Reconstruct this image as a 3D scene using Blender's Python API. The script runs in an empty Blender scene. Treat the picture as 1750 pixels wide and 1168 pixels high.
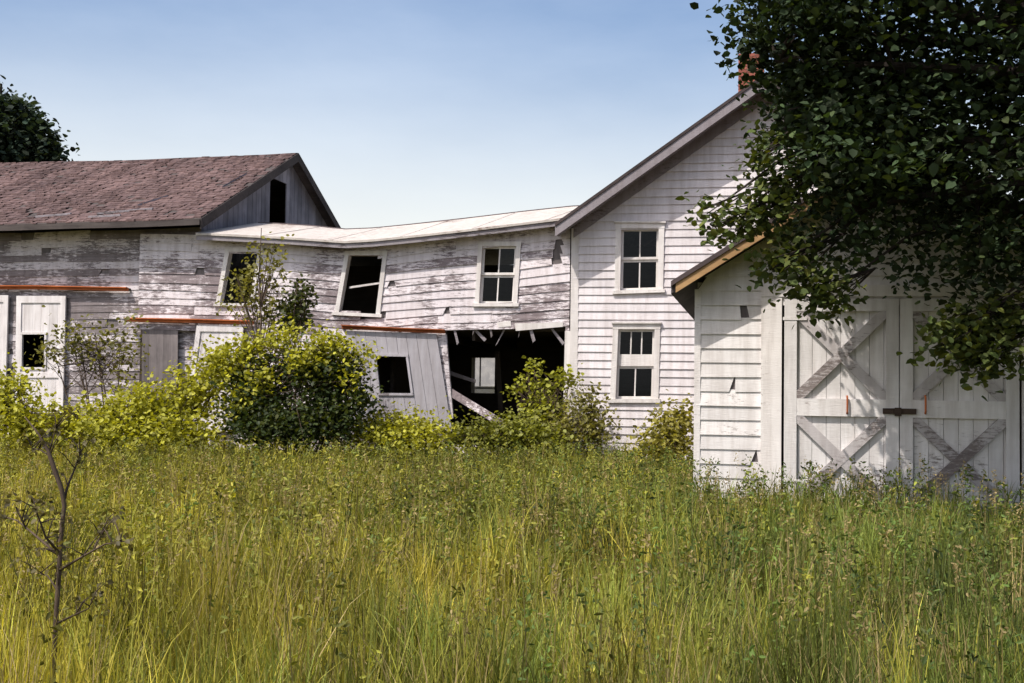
import bpy, math, random
import numpy as np
from mathutils import Matrix, Vector

R = random.Random(7)
NR = np.random.default_rng(11)
sc = bpy.context.scene
COL = sc.collection

# ------------------------------------------------------------------ camera
FPX = 1960.0
PITCH = math.radians(2.22)
ROLL = math.radians(0.8)
EYE = Vector((0, 0, 1.6))
Fv = Vector((0, math.cos(PITCH), math.sin(PITCH)))
R0 = Vector((1, 0, 0))
U0 = Vector((0, -math.sin(PITCH), math.cos(PITCH)))
Rv = R0 * math.cos(ROLL) + U0 * math.sin(ROLL)
Uv = U0 * math.cos(ROLL) - R0 * math.sin(ROLL)
cam_d = bpy.data.cameras.new('camera')
cam = bpy.data.objects.new('camera', cam_d)
COL.objects.link(cam)
cam.matrix_world = Matrix(((Rv.x, Uv.x, -Fv.x, EYE.x), (Rv.y, Uv.y, -Fv.y, EYE.y), (Rv.z, Uv.z, -Fv.z, EYE.z), (0, 0, 0, 1)))
cam_d.sensor_width = 36.0
cam_d.lens = FPX / 1750 * 36
cam_d.clip_start = 0.1
cam_d.clip_end = 6000
sc.camera = cam

# ------------------------------------------------------------------ light
SUN_AZ = math.radians(52)      # left of the direction facing the camera
SUN_EL = math.radians(55)
SUN_DIR = Vector((-math.sin(SUN_AZ) * math.cos(SUN_EL), -math.cos(SUN_AZ) * math.cos(SUN_EL), math.sin(SUN_EL)))
world = bpy.data.worlds.new('World')
sc.world = world
world.use_nodes = True
wn, wl = world.node_tree.nodes, world.node_tree.links
bg = wn['Background']
sky = wn.new('ShaderNodeTexSky')
sky.sky_type = 'NISHITA'
sky.sun_disc = False
sky.sun_elevation = SUN_EL
sky.sun_rotation = math.pi + SUN_AZ
sky.air_density = 1.0
sky.dust_density = 4.0
sky.ozone_density = 3.0
tc = wn.new('ShaderNodeTexCoord')
mp = wn.new('ShaderNodeMapping')
mp.inputs['Scale'].default_value = (1.0, 1.0, 3.0)
cn = wn.new('ShaderNodeTexNoise')
cn.inputs['Scale'].default_value = 1.7
cn.inputs['Detail'].default_value = 7
cn.inputs['Roughness'].default_value = 0.55
cr = wn.new('ShaderNodeMapRange')
cr.inputs['From Min'].default_value = 0.48
cr.inputs['From Max'].default_value = 0.78
cr.inputs['To Max'].default_value = 0.16
mixc = wn.new('ShaderNodeMixRGB')
mixc.inputs['Color2'].default_value = (7.5, 7.9, 8.3, 1)
wl.new(tc.outputs['Generated'], mp.inputs['Vector'])
wl.new(mp.outputs['Vector'], cn.inputs['Vector'])
wl.new(cn.outputs['Fac'], cr.inputs['Value'])
wl.new(cr.outputs['Result'], mixc.inputs['Fac'])
wl.new(sky.outputs['Color'], mixc.inputs['Color1'])
sep = wn.new('ShaderNodeSeparateXYZ')           # pale summer haze, the same all round the horizon
wl.new(tc.outputs['Generated'], sep.inputs['Vector'])
hz_r = wn.new('ShaderNodeMapRange')
hz_r.interpolation_type = 'SMOOTHSTEP'
hz_r.inputs['From Min'].default_value = 0.0
hz_r.inputs['From Max'].default_value = 0.335
hz_r.inputs['To Min'].default_value = 0.92
hz_r.inputs['To Max'].default_value = 0.0
wl.new(sep.outputs['Z'], hz_r.inputs['Value'])
mixh = wn.new('ShaderNodeMixRGB')
mixh.inputs['Color2'].default_value = (6.1, 5.95, 5.4, 1)
wl.new(hz_r.outputs['Result'], mixh.inputs['Fac'])
wl.new(mixc.outputs['Color'], mixh.inputs['Color1'])
wl.new(mixh.outputs['Color'], bg.inputs['Color'])
bg.inputs['Strength'].default_value = 0.115
sun_d = bpy.data.lights.new('sun', 'SUN')
sun_d.energy = 3.1
sun_d.angle = math.radians(0.5)
sun_d.color = (1.0, 0.94, 0.86)
sun = bpy.data.objects.new('sun', sun_d)
COL.objects.link(sun)
sun.rotation_euler = SUN_DIR.to_track_quat('Z', 'Y').to_euler()
sun.location = (-20, -20, 30)
sc.view_settings.view_transform = 'Standard'
sc.view_settings.look = 'None'
sc.view_settings.gamma = 1.0
sc.view_settings.exposure = 0.78
sc.render.engine = 'CYCLES'
sc.cycles.max_bounces = 6
sc.cycles.diffuse_bounces = 3
sc.cycles.transmission_bounces = 4


# ------------------------------------------------------------------ helpers
def ray(u, v):
    return (Fv * FPX + Rv * (u - 875) - Uv * (v - 584))


def at_depth(u, v, Y):
    d = ray(u, v)
    return EYE + d * (Y / d.y)


class Frame:
    """A building's own frame: x along the facade, y into the building, z up."""
    def __init__(s, x, y, yaw):
        s.o = Vector((x, y, 0))
        s.yaw = yaw
        s.X = Vector((math.cos(yaw), math.sin(yaw), 0))
        s.Y = Vector((-math.sin(yaw), math.cos(yaw), 0))

    def px(s, u, v, yl=0.0):
        """local (x, z) of a picture point on the plane y = yl of this frame"""
        d = ray(u, v)
        t = (yl - (EYE - s.o).dot(s.Y)) / d.dot(s.Y)
        p = EYE + d * t
        return ((p - s.o).dot(s.X), p.z)

    def quad(s, pts, yl=0.0):
        return [s.px(u, v, yl) for u, v in pts]


def link(o, parent=None):
    COL.objects.link(o)
    if parent is not None:
        o.parent = parent
    return o


def tag(o, label=None, cat=None, group=None, kind=None):
    for k, val in (('label', label), ('category', cat), ('group', group), ('kind', kind)):
        if val:
            o[k] = val
    return o


def empty(name, loc=(0, 0, 0), yaw=0.0):
    o = bpy.data.objects.new(name, None)
    o.empty_display_size = 0.3
    COL.objects.link(o)
    o.location = loc
    o.rotation_euler = (0, 0, yaw)
    return o


class MB:
    def __init__(s):
        s.v = []
        s.f = []

    def add(s, vs, fs):
        n = len(s.v)
        s.v.extend(tuple(p) for p in vs)
        s.f.extend(tuple(i + n for i in f) for f in fs)

    def hexa(s, b, t):
        """b, t: four points each (bottom loop, top loop)"""
        s.add(list(b) + list(t), [(3, 2, 1, 0), (4, 5, 6, 7), (0, 1, 5, 4), (1, 2, 6, 5), (2, 3, 7, 6), (3, 0, 4, 7)])

    def box(s, x0, x1, y0, y1, z0, z1):
        s.hexa([(x0, y0, z0), (x1, y0, z0), (x1, y1, z0), (x0, y1, z0)], [(x0, y0, z1), (x1, y0, z1), (x1, y1, z1), (x0, y1, z1)])

    def qslab(s, q, y0, y1):
        """q: bl, br, tr, tl in local (x, z); slab between y0 (front) and y1 (back)"""
        fr = [(x, y0, z) for x, z in q]
        bk = [(x, y1, z) for x, z in q]
        s.add(fr + bk, [(0, 1, 2, 3), (7, 6, 5, 4), (0, 4, 5, 1), (1, 5, 6, 2), (2, 6, 7, 3), (3, 7, 4, 0)])

    def tube(s, pts, rad, n=6, cap=True):
        pts = [Vector(p) for p in pts]
        base = len(s.v)
        prev = None
        for i, p in enumerate(pts):
            a = pts[max(i - 1, 0)]
            b = pts[min(i + 1, len(pts) - 1)]
            d = (b - a)
            d = d.normalized() if d.length > 1e-9 else Vector((0, 0, 1))
            if prev is None:
                h = Vector((1, 0, 0)) if abs(d.x) < 0.8 else Vector((0, 1, 0))
                prev = d.cross(h).normalized()
            e = (prev - d * prev.dot(d)).normalized()
            prev = e
            g = d.cross(e)
            for k in range(n):
                an = 2 * math.pi * k / n
                s.v.append(tuple(p + (e * math.cos(an) + g * math.sin(an)) * rad[i]))
        for i in range(len(pts) - 1):
            for k in range(n):
                a = base + i * n + k
                b = base + i * n + (k + 1) % n
                s.f.append((a, b, b + n, a + n))
        if cap:
            s.f.append(tuple(base + k for k in range(n))[::-1])
            s.f.append(tuple(base + (len(pts) - 1) * n + k for k in range(n)))

    def build(s, name, mat, parent=None, smooth=False):
        me = bpy.data.meshes.new(name)
        me.from_pydata(s.v, [], s.f)
        me.update()
        if smooth:
            me.polygons.foreach_set('use_smooth', [True] * len(me.polygons))
        me.materials.append(mat)
        return link(bpy.data.objects.new(name, me), parent)


def bil(q, s, t):
    (ax, az), (bx, bz), (cx, cz), (dx, dz) = q
    x = (ax * (1 - s) + bx * s) * (1 - t) + (dx * (1 - s) + cx * s) * t
    z = (az * (1 - s) + bz * s) * (1 - t) + (dz * (1 - s) + cz * s) * t
    return (x, z)


def sub(q, s0, s1, t0, t1):
    return [bil(q, s0, t0), bil(q, s1, t0), bil(q, s1, t1), bil(q, s0, t1)]


def inside(q, x, z):
    n = len(q)
    sgn = 0
    for i in range(n):
        ax, az = q[i]
        bx, bz = q[(i + 1) % n]
        c = (bx - ax) * (z - az) - (bz - az) * (x - ax)
        if c < 0:
            return False
    return True


def np_mesh(name, verts, faces, mat, parent=None, col=None, smooth=False):
    """verts (N,3); faces list of (M,k) int arrays; col (N,3)"""
    me = bpy.data.meshes.new(name)
    me.vertices.add(len(verts))
    me.vertices.foreach_set('co', np.ascontiguousarray(verts, dtype=np.float32).ravel())
    nl = sum(f.size for f in faces)
    npoly = sum(len(f) for f in faces)
    me.loops.add(nl)
    me.polygons.add(npoly)
    me.loops.foreach_set('vertex_index', np.concatenate([f.ravel() for f in faces]).astype(np.int32))
    starts, totals, c = [], [], 0
    for f in faces:
        m, k = f.shape
        starts.append(c + np.arange(m) * k)
        totals.append(np.full(m, k))
        c += m * k
    me.polygons.foreach_set('loop_start', np.concatenate(starts).astype(np.int32))
    me.polygons.foreach_set('loop_total', np.concatenate(totals).astype(np.int32))
    if smooth:
        me.polygons.foreach_set('use_smooth', np.ones(npoly, dtype=bool))
    me.update(calc_edges=True)
    if col is not None:
        a = me.attributes.new('tint', 'FLOAT_COLOR', 'POINT')
        c4 = np.ones((len(verts), 4), dtype=np.float32)
        c4[:, :3] = col
        a.data.foreach_set('color', c4.ravel())
    me.materials.append(mat)
    return link(bpy.data.objects.new(name, me), parent)


# ------------------------------------------------------------------ materials
def new_mat(name):
    m = bpy.data.materials.new(name)
    m.use_nodes = True
    nt = m.node_tree
    return m, nt.nodes, nt.links, nt.nodes['Principled BSDF']


def noise(N, L, vec, scale, detail=4, rough=0.55, stretch=None):
    n = N.new('ShaderNodeTexNoise')
    n.inputs['Scale'].default_value = scale
    n.inputs['Detail'].default_value = detail
    n.inputs['Roughness'].default_value = rough
    if stretch:
        mpp = N.new('ShaderNodeMapping')
        mpp.inputs['Scale'].default_value = stretch
        L.new(vec, mpp.inputs['Vector'])
        L.new(mpp.outputs['Vector'], n.inputs['Vector'])
    else:
        L.new(vec, n.inputs['Vector'])
    return n.outputs['Fac']


def ramp(N, L, fac, stops):
    r = N.new('ShaderNodeValToRGB')
    el = r.color_ramp.elements
    while len(el) < len(stops):
        el.new(0.5)
    for e, (p, c) in zip(el, stops):
        e.position = p
        e.color = (*c, 1) if len(c) == 3 else c
    L.new(fac, r.inputs['Fac'])
    return r.outputs['Color']


def mixrgb(N, L, fac, a, b, mode='MIX'):
    m = N.new('ShaderNodeMixRGB')
    m.blend_type = mode
    for sock, val in (('Fac', fac), ('Color1', a), ('Color2', b)):
        if isinstance(val, (int, float)):
            m.inputs[sock].default_value = val
        elif isinstance(val, tuple):
            m.inputs[sock].default_value = (*val, 1)
        else:
            L.new(val, m.inputs[sock])
    return m.outputs['Color']


def math_n(N, L, op, a, b=None, c=None):
    m = N.new('ShaderNodeMath')
    m.operation = op
    for i, val in enumerate((a, b, c)):
        if val is None:
            continue
        if isinstance(val, (int, float)):
            m.inputs[i].default_value = val
        else:
            L.new(val, m.inputs[i])
    return m.outputs['Value']


def paint_mat(name, paint, wood, wear, bump=0.35, rough=0.75, grain=(1, 1, 1)):
    """old paint over wood: wear 0..1 is how much bare wood shows"""
    m, N, L, B = new_mat(name)
    tcn = N.new('ShaderNodeTexCoord')
    oi = N.new('ShaderNodeObjectInfo')
    vec = tcn.outputs['Object']
    va = N.new('ShaderNodeVectorMath')
    va.operation = 'ADD'
    L.new(vec, va.inputs[0])
    cmb = N.new('ShaderNodeCombineXYZ')
    L.new(math_n(N, L, 'MULTIPLY', oi.outputs['Random'], 37.0), cmb.inputs['X'])
    L.new(cmb.outputs['Vector'], va.inputs[1])
    v2 = va.outputs['Vector']
    big = noise(N, L, vec, 0.7, 4, 0.6)
    flake = noise(N, L, v2, 17.0, 7, 0.82, (0.35 * grain[0], 1, 1.6 * grain[2]))
    fine = noise(N, L, v2, 60.0, 3, 0.6, (0.15 * grain[0], 1, 1.0 * grain[2]))
    k = math_n(N, L, 'ADD', math_n(N, L, 'MULTIPLY', big, 0.55), math_n(N, L, 'MULTIPLY', flake, 0.6))
    k = math_n(N, L, 'ADD', k, math_n(N, L, 'MULTIPLY', fine, 0.12))
    k = math_n(N, L, 'ADD', k, math_n(N, L, 'MULTIPLY', math_n(N, L, 'SUBTRACT', oi.outputs['Random'], 0.5), 0.12))
    th = 0.86 - 0.42 * wear
    mr = N.new('ShaderNodeMapRange')
    mr.inputs['From Min'].default_value = th
    mr.inputs['From Max'].default_value = th + 0.06
    L.new(k, mr.inputs['Value'])
    mask = mr.outputs['Result']
    tone = ramp(N, L, noise(N, L, v2, 3.0, 5, 0.6, (0.4, 1, 1)), [(0.3, tuple(c * 0.86 for c in paint)), (0.7, paint)])
    woodc = ramp(N, L, noise(N, L, v2, 24.0, 5, 0.65, (0.08 * grain[0], 1, 1 * grain[2])), [(0.3, tuple(c * 0.5 for c in wood)), (0.72, wood)])
    c = mixrgb(N, L, mask, tone, woodc)
    streak = noise(N, L, vec, 5.0, 5, 0.65, (1.6, 1.6, 0.16))
    c = mixrgb(N, L, 0.5, c, mixrgb(N, L, 1.0, c, ramp(N, L, streak, [(0.36, (0.62, 0.58, 0.55)), (0.6, (1.0, 1.0, 1.0))]), 'MULTIPLY'))
    hsv = N.new('ShaderNodeHueSaturation')
    L.new(math_n(N, L, 'ADD', math_n(N, L, 'MULTIPLY', oi.outputs['Random'], 0.14), 0.9), hsv.inputs['Value'])
    L.new(c, hsv.inputs['Color'])
    L.new(hsv.outputs['Color'], B.inputs['Base Color'])
    B.inputs['Roughness'].default_value = rough
    B.inputs['Specular IOR Level'].default_value = 0.25
    bp = N.new('ShaderNodeBump')
    bp.inputs['Strength'].default_value = bump
    bp.inputs['Distance'].default_value = 0.01
    L.new(math_n(N, L, 'ADD', math_n(N, L, 'MULTIPLY', mask, -0.5), fine), bp.inputs['Height'])
    L.new(bp.outputs['Normal'], B.inputs['Normal'])
    return m


def wood_mat(name, c1, c2, scale=14.0, stretch=(0.1, 1, 1), rough=0.85):
    m, N, L, B = new_mat(name)
    tcn = N.new('ShaderNodeTexCoord')
    oi = N.new('ShaderNodeObjectInfo')
    va = N.new('ShaderNodeVectorMath')
    va.operation = 'ADD'
    L.new(tcn.outputs['Object'], va.inputs[0])
    cmb = N.new('ShaderNodeCombineXYZ')
    L.new(math_n(N, L, 'MULTIPLY', oi.outputs['Random'], 23.0), cmb.inputs['X'])
    L.new(math_n(N, L, 'MULTIPLY', oi.outputs['Random'], 51.0), cmb.inputs['Z'])
    L.new(cmb.outputs['Vector'], va.inputs[1])
    n1 = noise(N, L, va.outputs['Vector'], scale, 6, 0.65, stretch)
    c = ramp(N, L, n1, [(0.3, c1), (0.7, c2)])
    n2 = noise(N, L, tcn.outputs['Object'], 1.3, 4, 0.6)
    c = mixrgb(N, L, 0.5, c, ramp(N, L, n2, [(0.3, tuple(x * 0.6 for x in c1)), (0.7, c2)]))
    hsv = N.new('ShaderNodeHueSaturation')
    L.new(math_n(N, L, 'ADD', math_n(N, L, 'MULTIPLY', oi.outputs['Random'], 0.5), 0.75), hsv.inputs['Value'])
    L.new(c, hsv.inputs['Color'])
    L.new(hsv.outputs['Color'], B.inputs['Base Color'])
    B.inputs['Roughness'].default_value = rough
    B.inputs['Specular IOR Level'].default_value = 0.2
    bp = N.new('ShaderNodeBump')
    bp.inputs['Strength'].default_value = 0.4
    bp.inputs['Distance'].default_value = 0.01
    L.new(n1, bp.inputs['Height'])
    L.new(bp.outputs['Normal'], B.inputs['Normal'])
    return m


def leaf_mat(name, trans=0.35, rough=0.55):
    m, N, L, B = new_mat(name)
    at = N.new('ShaderNodeAttribute')
    at.attribute_name = 'tint'
    B.inputs['Roughness'].default_value = rough
    B.inputs['Specular IOR Level'].default_value = 0.25
    L.new(at.outputs['Color'], B.inputs['Base Color'])
    tr = N.new('ShaderNodeBsdfTranslucent')
    tcol = mixrgb(N, L, 1.0, at.outputs['Color'], (1.5, 1.45, 0.5), 'MULTIPLY')
    L.new(tcol, tr.inputs['Color'])
    mx = N.new('ShaderNodeMixShader')
    mx.inputs['Fac'].default_value = trans
    L.new(B.outputs['BSDF'], mx.inputs[1])
    L.new(tr.outputs['BSDF'], mx.inputs[2])
    L.new(mx.outputs['Shader'], N['Material Output'].inputs['Surface'])
    return m


WHITE = (0.70, 0.655, 0.67)
M = {}
M['house_paint'] = paint_mat('house paint', WHITE, (0.30, 0.26, 0.25), 0.16)
M['wing_paint'] = paint_mat('peeling wing paint', (0.74, 0.68, 0.705), (0.27, 0.22, 0.23), 0.56)
M['barn_paint'] = paint_mat('peeling barn paint', (0.70, 0.645, 0.67), (0.24, 0.205, 0.21), 0.68)
M['shed_paint'] = paint_mat('shed paint', (0.72, 0.69, 0.68), (0.33, 0.28, 0.26), 0.27)
M['brace'] = paint_mat('weathered shade-grey brace paint', (0.50, 0.465, 0.465), (0.25, 0.21, 0.20), 0.5)  # worn paint, greyed further so the colour deepens the braces' shadow lines
M['trim'] = paint_mat('trim paint', (0.72, 0.68, 0.66), (0.35, 0.30, 0.27), 0.2)
M['door_white'] = paint_mat('white door paint', (0.72, 0.68, 0.68), (0.35, 0.30, 0.28), 0.22, grain=(4, 1, 0.3))
M['door_shade_grey'] = paint_mat('shade-grey door paint', (0.42, 0.40, 0.43), (0.25, 0.22, 0.23), 0.36, grain=(4, 1, 0.3))  # grey base colour stands in for a door getting less sun
M['rake_grey'] = paint_mat('weathered rake paint', (0.30, 0.27, 0.29), (0.16, 0.13, 0.13), 0.45)
M['grey_wood'] = wood_mat('grey weathered planks', (0.09, 0.08, 0.08), (0.22, 0.19, 0.19), 16, (1, 1, 0.1))
M['gable_wood'] = wood_mat('dark gable planks', (0.10, 0.10, 0.12), (0.30, 0.29, 0.33), 12, (1, 1, 0.08))
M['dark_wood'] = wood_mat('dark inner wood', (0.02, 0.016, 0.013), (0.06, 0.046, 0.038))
M['tan_wood'] = wood_mat('tan bare wood', (0.24, 0.14, 0.065), (0.42, 0.265, 0.13))
M['eave_dark'] = wood_mat('blackened eave', (0.025, 0.02, 0.02), (0.09, 0.075, 0.07))
M['bark'] = wood_mat('bark', (0.035, 0.024, 0.018), (0.12, 0.085, 0.06), 18, (1, 1, 0.25))
M['bark_dark'] = wood_mat('dark bark', (0.02, 0.015, 0.013), (0.06, 0.045, 0.038), 18, (1, 1, 0.25))
M['rust'] = wood_mat('rusty track', (0.22, 0.05, 0.02), (0.55, 0.17, 0.06), 20, (0.4, 1, 1))
M['iron'] = wood_mat('dark iron', (0.015, 0.012, 0.01), (0.06, 0.04, 0.03))
M['roof_edge'] = wood_mat('dark roof edge', (0.04, 0.03, 0.03), (0.11, 0.085, 0.085))
M['cream_roof'] = paint_mat('faded cream metal roof', (0.55, 0.50, 0.46), (0.30, 0.22, 0.18), 0.4, 0.15)
M['brick'] = wood_mat('red brick', (0.22, 0.06, 0.04), (0.42, 0.15, 0.11), 30, (1, 1, 1))
M['mortar'] = wood_mat('mortar', (0.2, 0.17, 0.15), (0.34, 0.3, 0.27), 30, (1, 1, 1))
M['leaf'] = leaf_mat('leaf', 0.35)
M['maple_leaf'] = leaf_mat('maple leaf', 0.2, 0.8)
M['grass'] = leaf_mat('grass blades', 0.3, 0.6)


def glass_mat():
    m, N, L, B = new_mat('old window glass')
    gl = N.new('ShaderNodeBsdfGlossy')
    gl.inputs['Roughness'].default_value = 0.06
    gl.inputs['Color'].default_value = (0.8, 0.85, 0.95, 1)
    tr = N.new('ShaderNodeBsdfTransparent')
    tr.inputs['Color'].default_value = (0.3, 0.32, 0.36, 1)
    fr = N.new('ShaderNodeFresnel')
    fr.inputs['IOR'].default_value = 1.3
    mx = N.new('ShaderNodeMixShader')
    L.new(fr.outputs['Fac'], mx.inputs['Fac'])
    L.new(tr.outputs['BSDF'], mx.inputs[1])
    L.new(gl.outputs['BSDF'], mx.inputs[2])
    L.new(mx.outputs['Shader'], N['Material Output'].inputs['Surface'])
    return m


M['glass'] = glass_mat()


def dusty_mat():
    m, N, L, B = new_mat('dusty glass')
    tr = N.new('ShaderNodeBsdfTransparent')
    tr.inputs['Color'].default_value = (0.62, 0.58, 0.58, 1)
    df = N.new('ShaderNodeBsdfTranslucent')
    df.inputs['Color'].default_value = (0.55, 0.5, 0.5, 1)
    tcn = N.new('ShaderNodeTexCoord')
    f = noise(N, L, tcn.outputs['Object'], 6.0, 5, 0.65)
    mx = N.new('ShaderNodeMixShader')
    L.new(f, mx.inputs['Fac'])
    L.new(tr.outputs['BSDF'], mx.inputs[1])
    L.new(df.outputs['BSDF'], mx.inputs[2])
    L.new(mx.outputs['Shader'], N['Material Output'].inputs['Surface'])
    return m


M['dusty_glass'] = dusty_mat()


def shingle_mat():
    m, N, L, B = new_mat('brown wood shingles')
    tcn = N.new('ShaderNodeTexCoord')
    vec = tcn.outputs['Object']
    a = noise(N, L, vec, 7.0, 5, 0.75, (1.6, 0.7, 1))
    b = noise(N, L, vec, 0.6, 4, 0.6)
    c = ramp(N, L, a, [(0.3, (0.045, 0.028, 0.028)), (0.5, (0.105, 0.068, 0.065)), (0.72, (0.21, 0.145, 0.13))])
    c = mixrgb(N, L, 0.45, c, ramp(N, L, b, [(0.3, (0.06, 0.042, 0.042)), (0.7, (0.19, 0.125, 0.12))]))
    st = noise(N, L, vec, 3.2, 5, 0.7, (1.8, 0.12, 0.12))
    c = mixrgb(N, L, 0.7, c, mixrgb(N, L, 1.0, c, ramp(N, L, st, [(0.35, (0.45, 0.42, 0.42)), (0.52, (1.0, 1.0, 1.0)), (0.7, (1.5, 1.45, 1.4))]), 'MULTIPLY'))
    L.new(c, B.inputs['Base Color'])
    B.inputs['Roughness'].default_value = 0.9
    B.inputs['Specular IOR Level'].default_value = 0.15
    return m


M['shingle'] = shingle_mat()


def ground_mat():
    m, N, L, B = new_mat('meadow soil')
    tcn = N.new('ShaderNodeTexCoord')
    vec = tcn.outputs['Object']
    a = noise(N, L, vec, 1.1, 6, 0.7)
    b = noise(N, L, vec, 14.0, 5, 0.7)
    c = ramp(N, L, a, [(0.3, (0.045, 0.048, 0.016)), (0.7, (0.11, 0.095, 0.035))])
    c = mixrgb(N, L, 0.5, c, ramp(N, L, b, [(0.3, (0.03, 0.032, 0.012)), (0.7, (0.13, 0.12, 0.045))]))
    L.new(c, B.inputs['Base Color'])
    B.inputs['Roughness'].default_value = 1.0
    B.inputs['Specular IOR Level'].default_value = 0.05
    return m


M['ground'] = ground_mat()

# ------------------------------------------------------------------ ground
g = MB()
xs = [-3000, -200, -40, 0, 40, 200, 3000]
ys = [-3000, -200, -20, 0, 20, 40, 200, 3000]
for yy in ys:
    for xx in xs:
        g.v.append((xx, yy, 0))
for j in range(len(ys) - 1):
    for i in range(len(xs) - 1):
        a = j * len(xs) + i
        g.f.append((a, a + 1, a + 1 + len(xs), a + len(xs)))
tag(g.build('ground', M['ground']), kind='structure')

# ------------------------------------------------------------------ frames of the buildings
YAW = math.radians(-11)
p = at_depth(978, 620, 23.0)
HF = Frame(p.x, p.y, YAW)                   # house: origin at its left front corner
WF = Frame(p.x - 0.04 * math.sin(YAW), p.y + 0.04, YAW)   # wing shares the facade line, set 4 cm back


# ------------------------------------------------------------------ siding and windows
def board_mesh(name, parent, xb, zb, xt, zt, y0, tb, tt, mat, back=0.0):
    """one clapboard: xb/zb bottom line, xt/zt top line; outward is -y"""
    n = len(xb)
    v = []
    for i in range(n):
        v += [(xb[i], y0 - tb, zb[i]), (xb[i], y0 + back, zb[i]), (xt[i], y0 + back, zt[i]), (xt[i], y0 - tt, zt[i])]
    f = []
    for i in range(n - 1):
        a, b = i * 4, i * 4 + 4
        f += [(a, b, b + 3, a + 3), (a + 1, b + 1, b, a), (a + 2, b + 2, b + 1, a + 1), (a + 3, b + 3, b + 2, a + 2)]
    f += [(0, 3, 2, 1), tuple((n - 1) * 4 + k for k in (0, 1, 2, 3))]
    me = bpy.data.meshes.new(name)
    me.from_pydata(v, [], f)
    me.materials.append(mat)
    return link(bpy.data.objects.new(name, me), parent)


def siding(wall_name, root, x0, x1, zfun, nrows, openings, mat, back_mat, lap=0.028, tb=0.02, tt=0.005, joint=(2.6, 4.6), drop=0.0, wob=0.003, limits=None, seg=0.5, k0=0, only=None, torn=()):
    """rows of clapboards between x0 and x1; zfun(x, k) gives the lower line of row k;
    openings are quads (bl, br, tr, tl); limits(z) -> (xa, xb) clips gable rows."""
    wall = MB()
    runs_all = []
    step = 0.04
    for k in range(k0, nrows):
        xsamp = np.arange(x0, x1 + 1e-6, step)
        zm = np.array([0.5 * (zfun(x, k) + zfun(x, k + 1)) for x in xsamp])
        ok = np.ones(len(xsamp), bool)
        for i, x in enumerate(xsamp):
            if limits:
                a, b = limits(zm[i])
                if x < a or x > b:
                    ok[i] = False
                    continue
            for q in openings:
                if inside(q, x, zm[i]):
                    ok[i] = False
                    break
        i = 0
        while i < len(xsamp):
            if ok[i]:
                j = i
                while j + 1 < len(xsamp) and ok[j + 1]:
                    j += 1
                if xsamp[j] - xsamp[i] > 0.06:
                    runs_all.append((k, xsamp[i], xsamp[j]))
                i = j + 1
            else:
                i += 1
    wobj_v = []
    for k, a, b in runs_all:
        za, zb_ = zfun(a, k), zfun(b, k)
        n = max(2, int((b - a) / 1.0) + 1)
        X = np.linspace(a, b, n)
        for i in range(n - 1):
            q = [(X[i], zfun(X[i], k)), (X[i + 1], zfun(X[i + 1], k)), (X[i + 1], zfun(X[i + 1], k + 1)), (X[i], zfun(X[i], k + 1))]
            if limits:
                la, lb = limits(q[0][1])
                ta, tb2 = limits(q[3][1])
                q[0] = (max(q[0][0], la), q[0][1])
                q[3] = (max(q[3][0], ta), q[3][1])
                q[1] = (min(q[1][0], lb), q[1][1])
                q[2] = (min(q[2][0], tb2), q[2][1])
            wall.qslab(q, 0.012, 0.10)
    w = wall.build(wall_name, back_mat, root)
    for k, a, b in runs_all:
        # split the run into boards
        cuts = [a]
        while b - cuts[-1] > joint[1]:
            cuts.append(cuts[-1] + R.uniform(*joint))
        if b - cuts[-1] < 0.4 and len(cuts) > 1:
            cuts.pop()
        cuts.append(b)
        pieces = []
        for c0, c1 in zip(cuts[:-1], cuts[1:]):
            gaps = []
            zc_ = lambda x: 0.5 * (zfun(x, k) + zfun(x, k + 1))
            if drop and R.random() < drop and c1 - c0 > 0.8:
                L0 = R.uniform(0.08, 0.34)
                g_a = R.uniform(c0, c1 - L0)
                gaps.append((g_a, g_a + L0))
            for q in torn:
                hit_ = [x for x in np.arange(c0, c1, 0.015) if inside(q, x, zc_(x))]
                if hit_:
                    gaps.append((hit_[0], hit_[-1]))
            cur, rag = c0, False
            for ga_, gb_ in sorted(gaps):
                if ga_ - cur > 0.03:
                    pieces.append((cur, ga_, rag, True))
                cur, rag = max(cur, gb_), True
            if c1 - cur > 0.03:
                pieces.append((cur, c1, rag, False))
        for c0, c1, rag0, rag1 in pieces:
            if only and not only(0.5 * (c0 + c1), k):
                continue
            g0 = 0.002 if c0 > a else 0
            n = max(2, int((c1 - c0) / seg) + 1)
            X = np.linspace(c0 + g0, c1 - 0.002, n)
            t1, t2 = R.uniform(-wob, wob), R.uniform(-wob, wob)
            tl = np.linspace(t1, t2, n)
            zb = [zfun(x, k) - lap + d for x, d in zip(X, tl)]
            zt = [zfun(x, k + 1) + d for x, d in zip(X, tl)]
            xb, xt = list(X), list(X)
            if rag0:
                xt[0] += R.uniform(-0.09, 0.03)
            if rag1:
                xt[-1] += R.uniform(-0.03, 0.09)
            if limits:
                la, lb = limits(zb[0])
                ta, tb2 = limits(zt[0])
                if abs(c0 - a) < 1e-6 and ta > x0 + 0.03:
                    xb[0], xt[0] = la, ta
                if abs(c1 - b) < 1e-6 and tb2 < x1 - 0.03:
                    xb[-1], xt[-1] = lb, tb2
                if xb[0] >= xb[-1] - 0.02 or xt[0] >= xt[-1]:
                    xt[0] = xt[-1] = 0.5 * (xt[0] + xt[-1])
                for i in range(1, n - 1):
                    xt[i] = xt[0] + (xt[-1] - xt[0]) * i / (n - 1)
                    xb[i] = xb[0] + (xb[-1] - xb[0]) * i / (n - 1)
            board_mesh('clapboard', w, xb, zb, xt, zt, 0.0, tb + R.uniform(-0.003, 0.004), tt, mat, 0.01)
    return w


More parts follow.
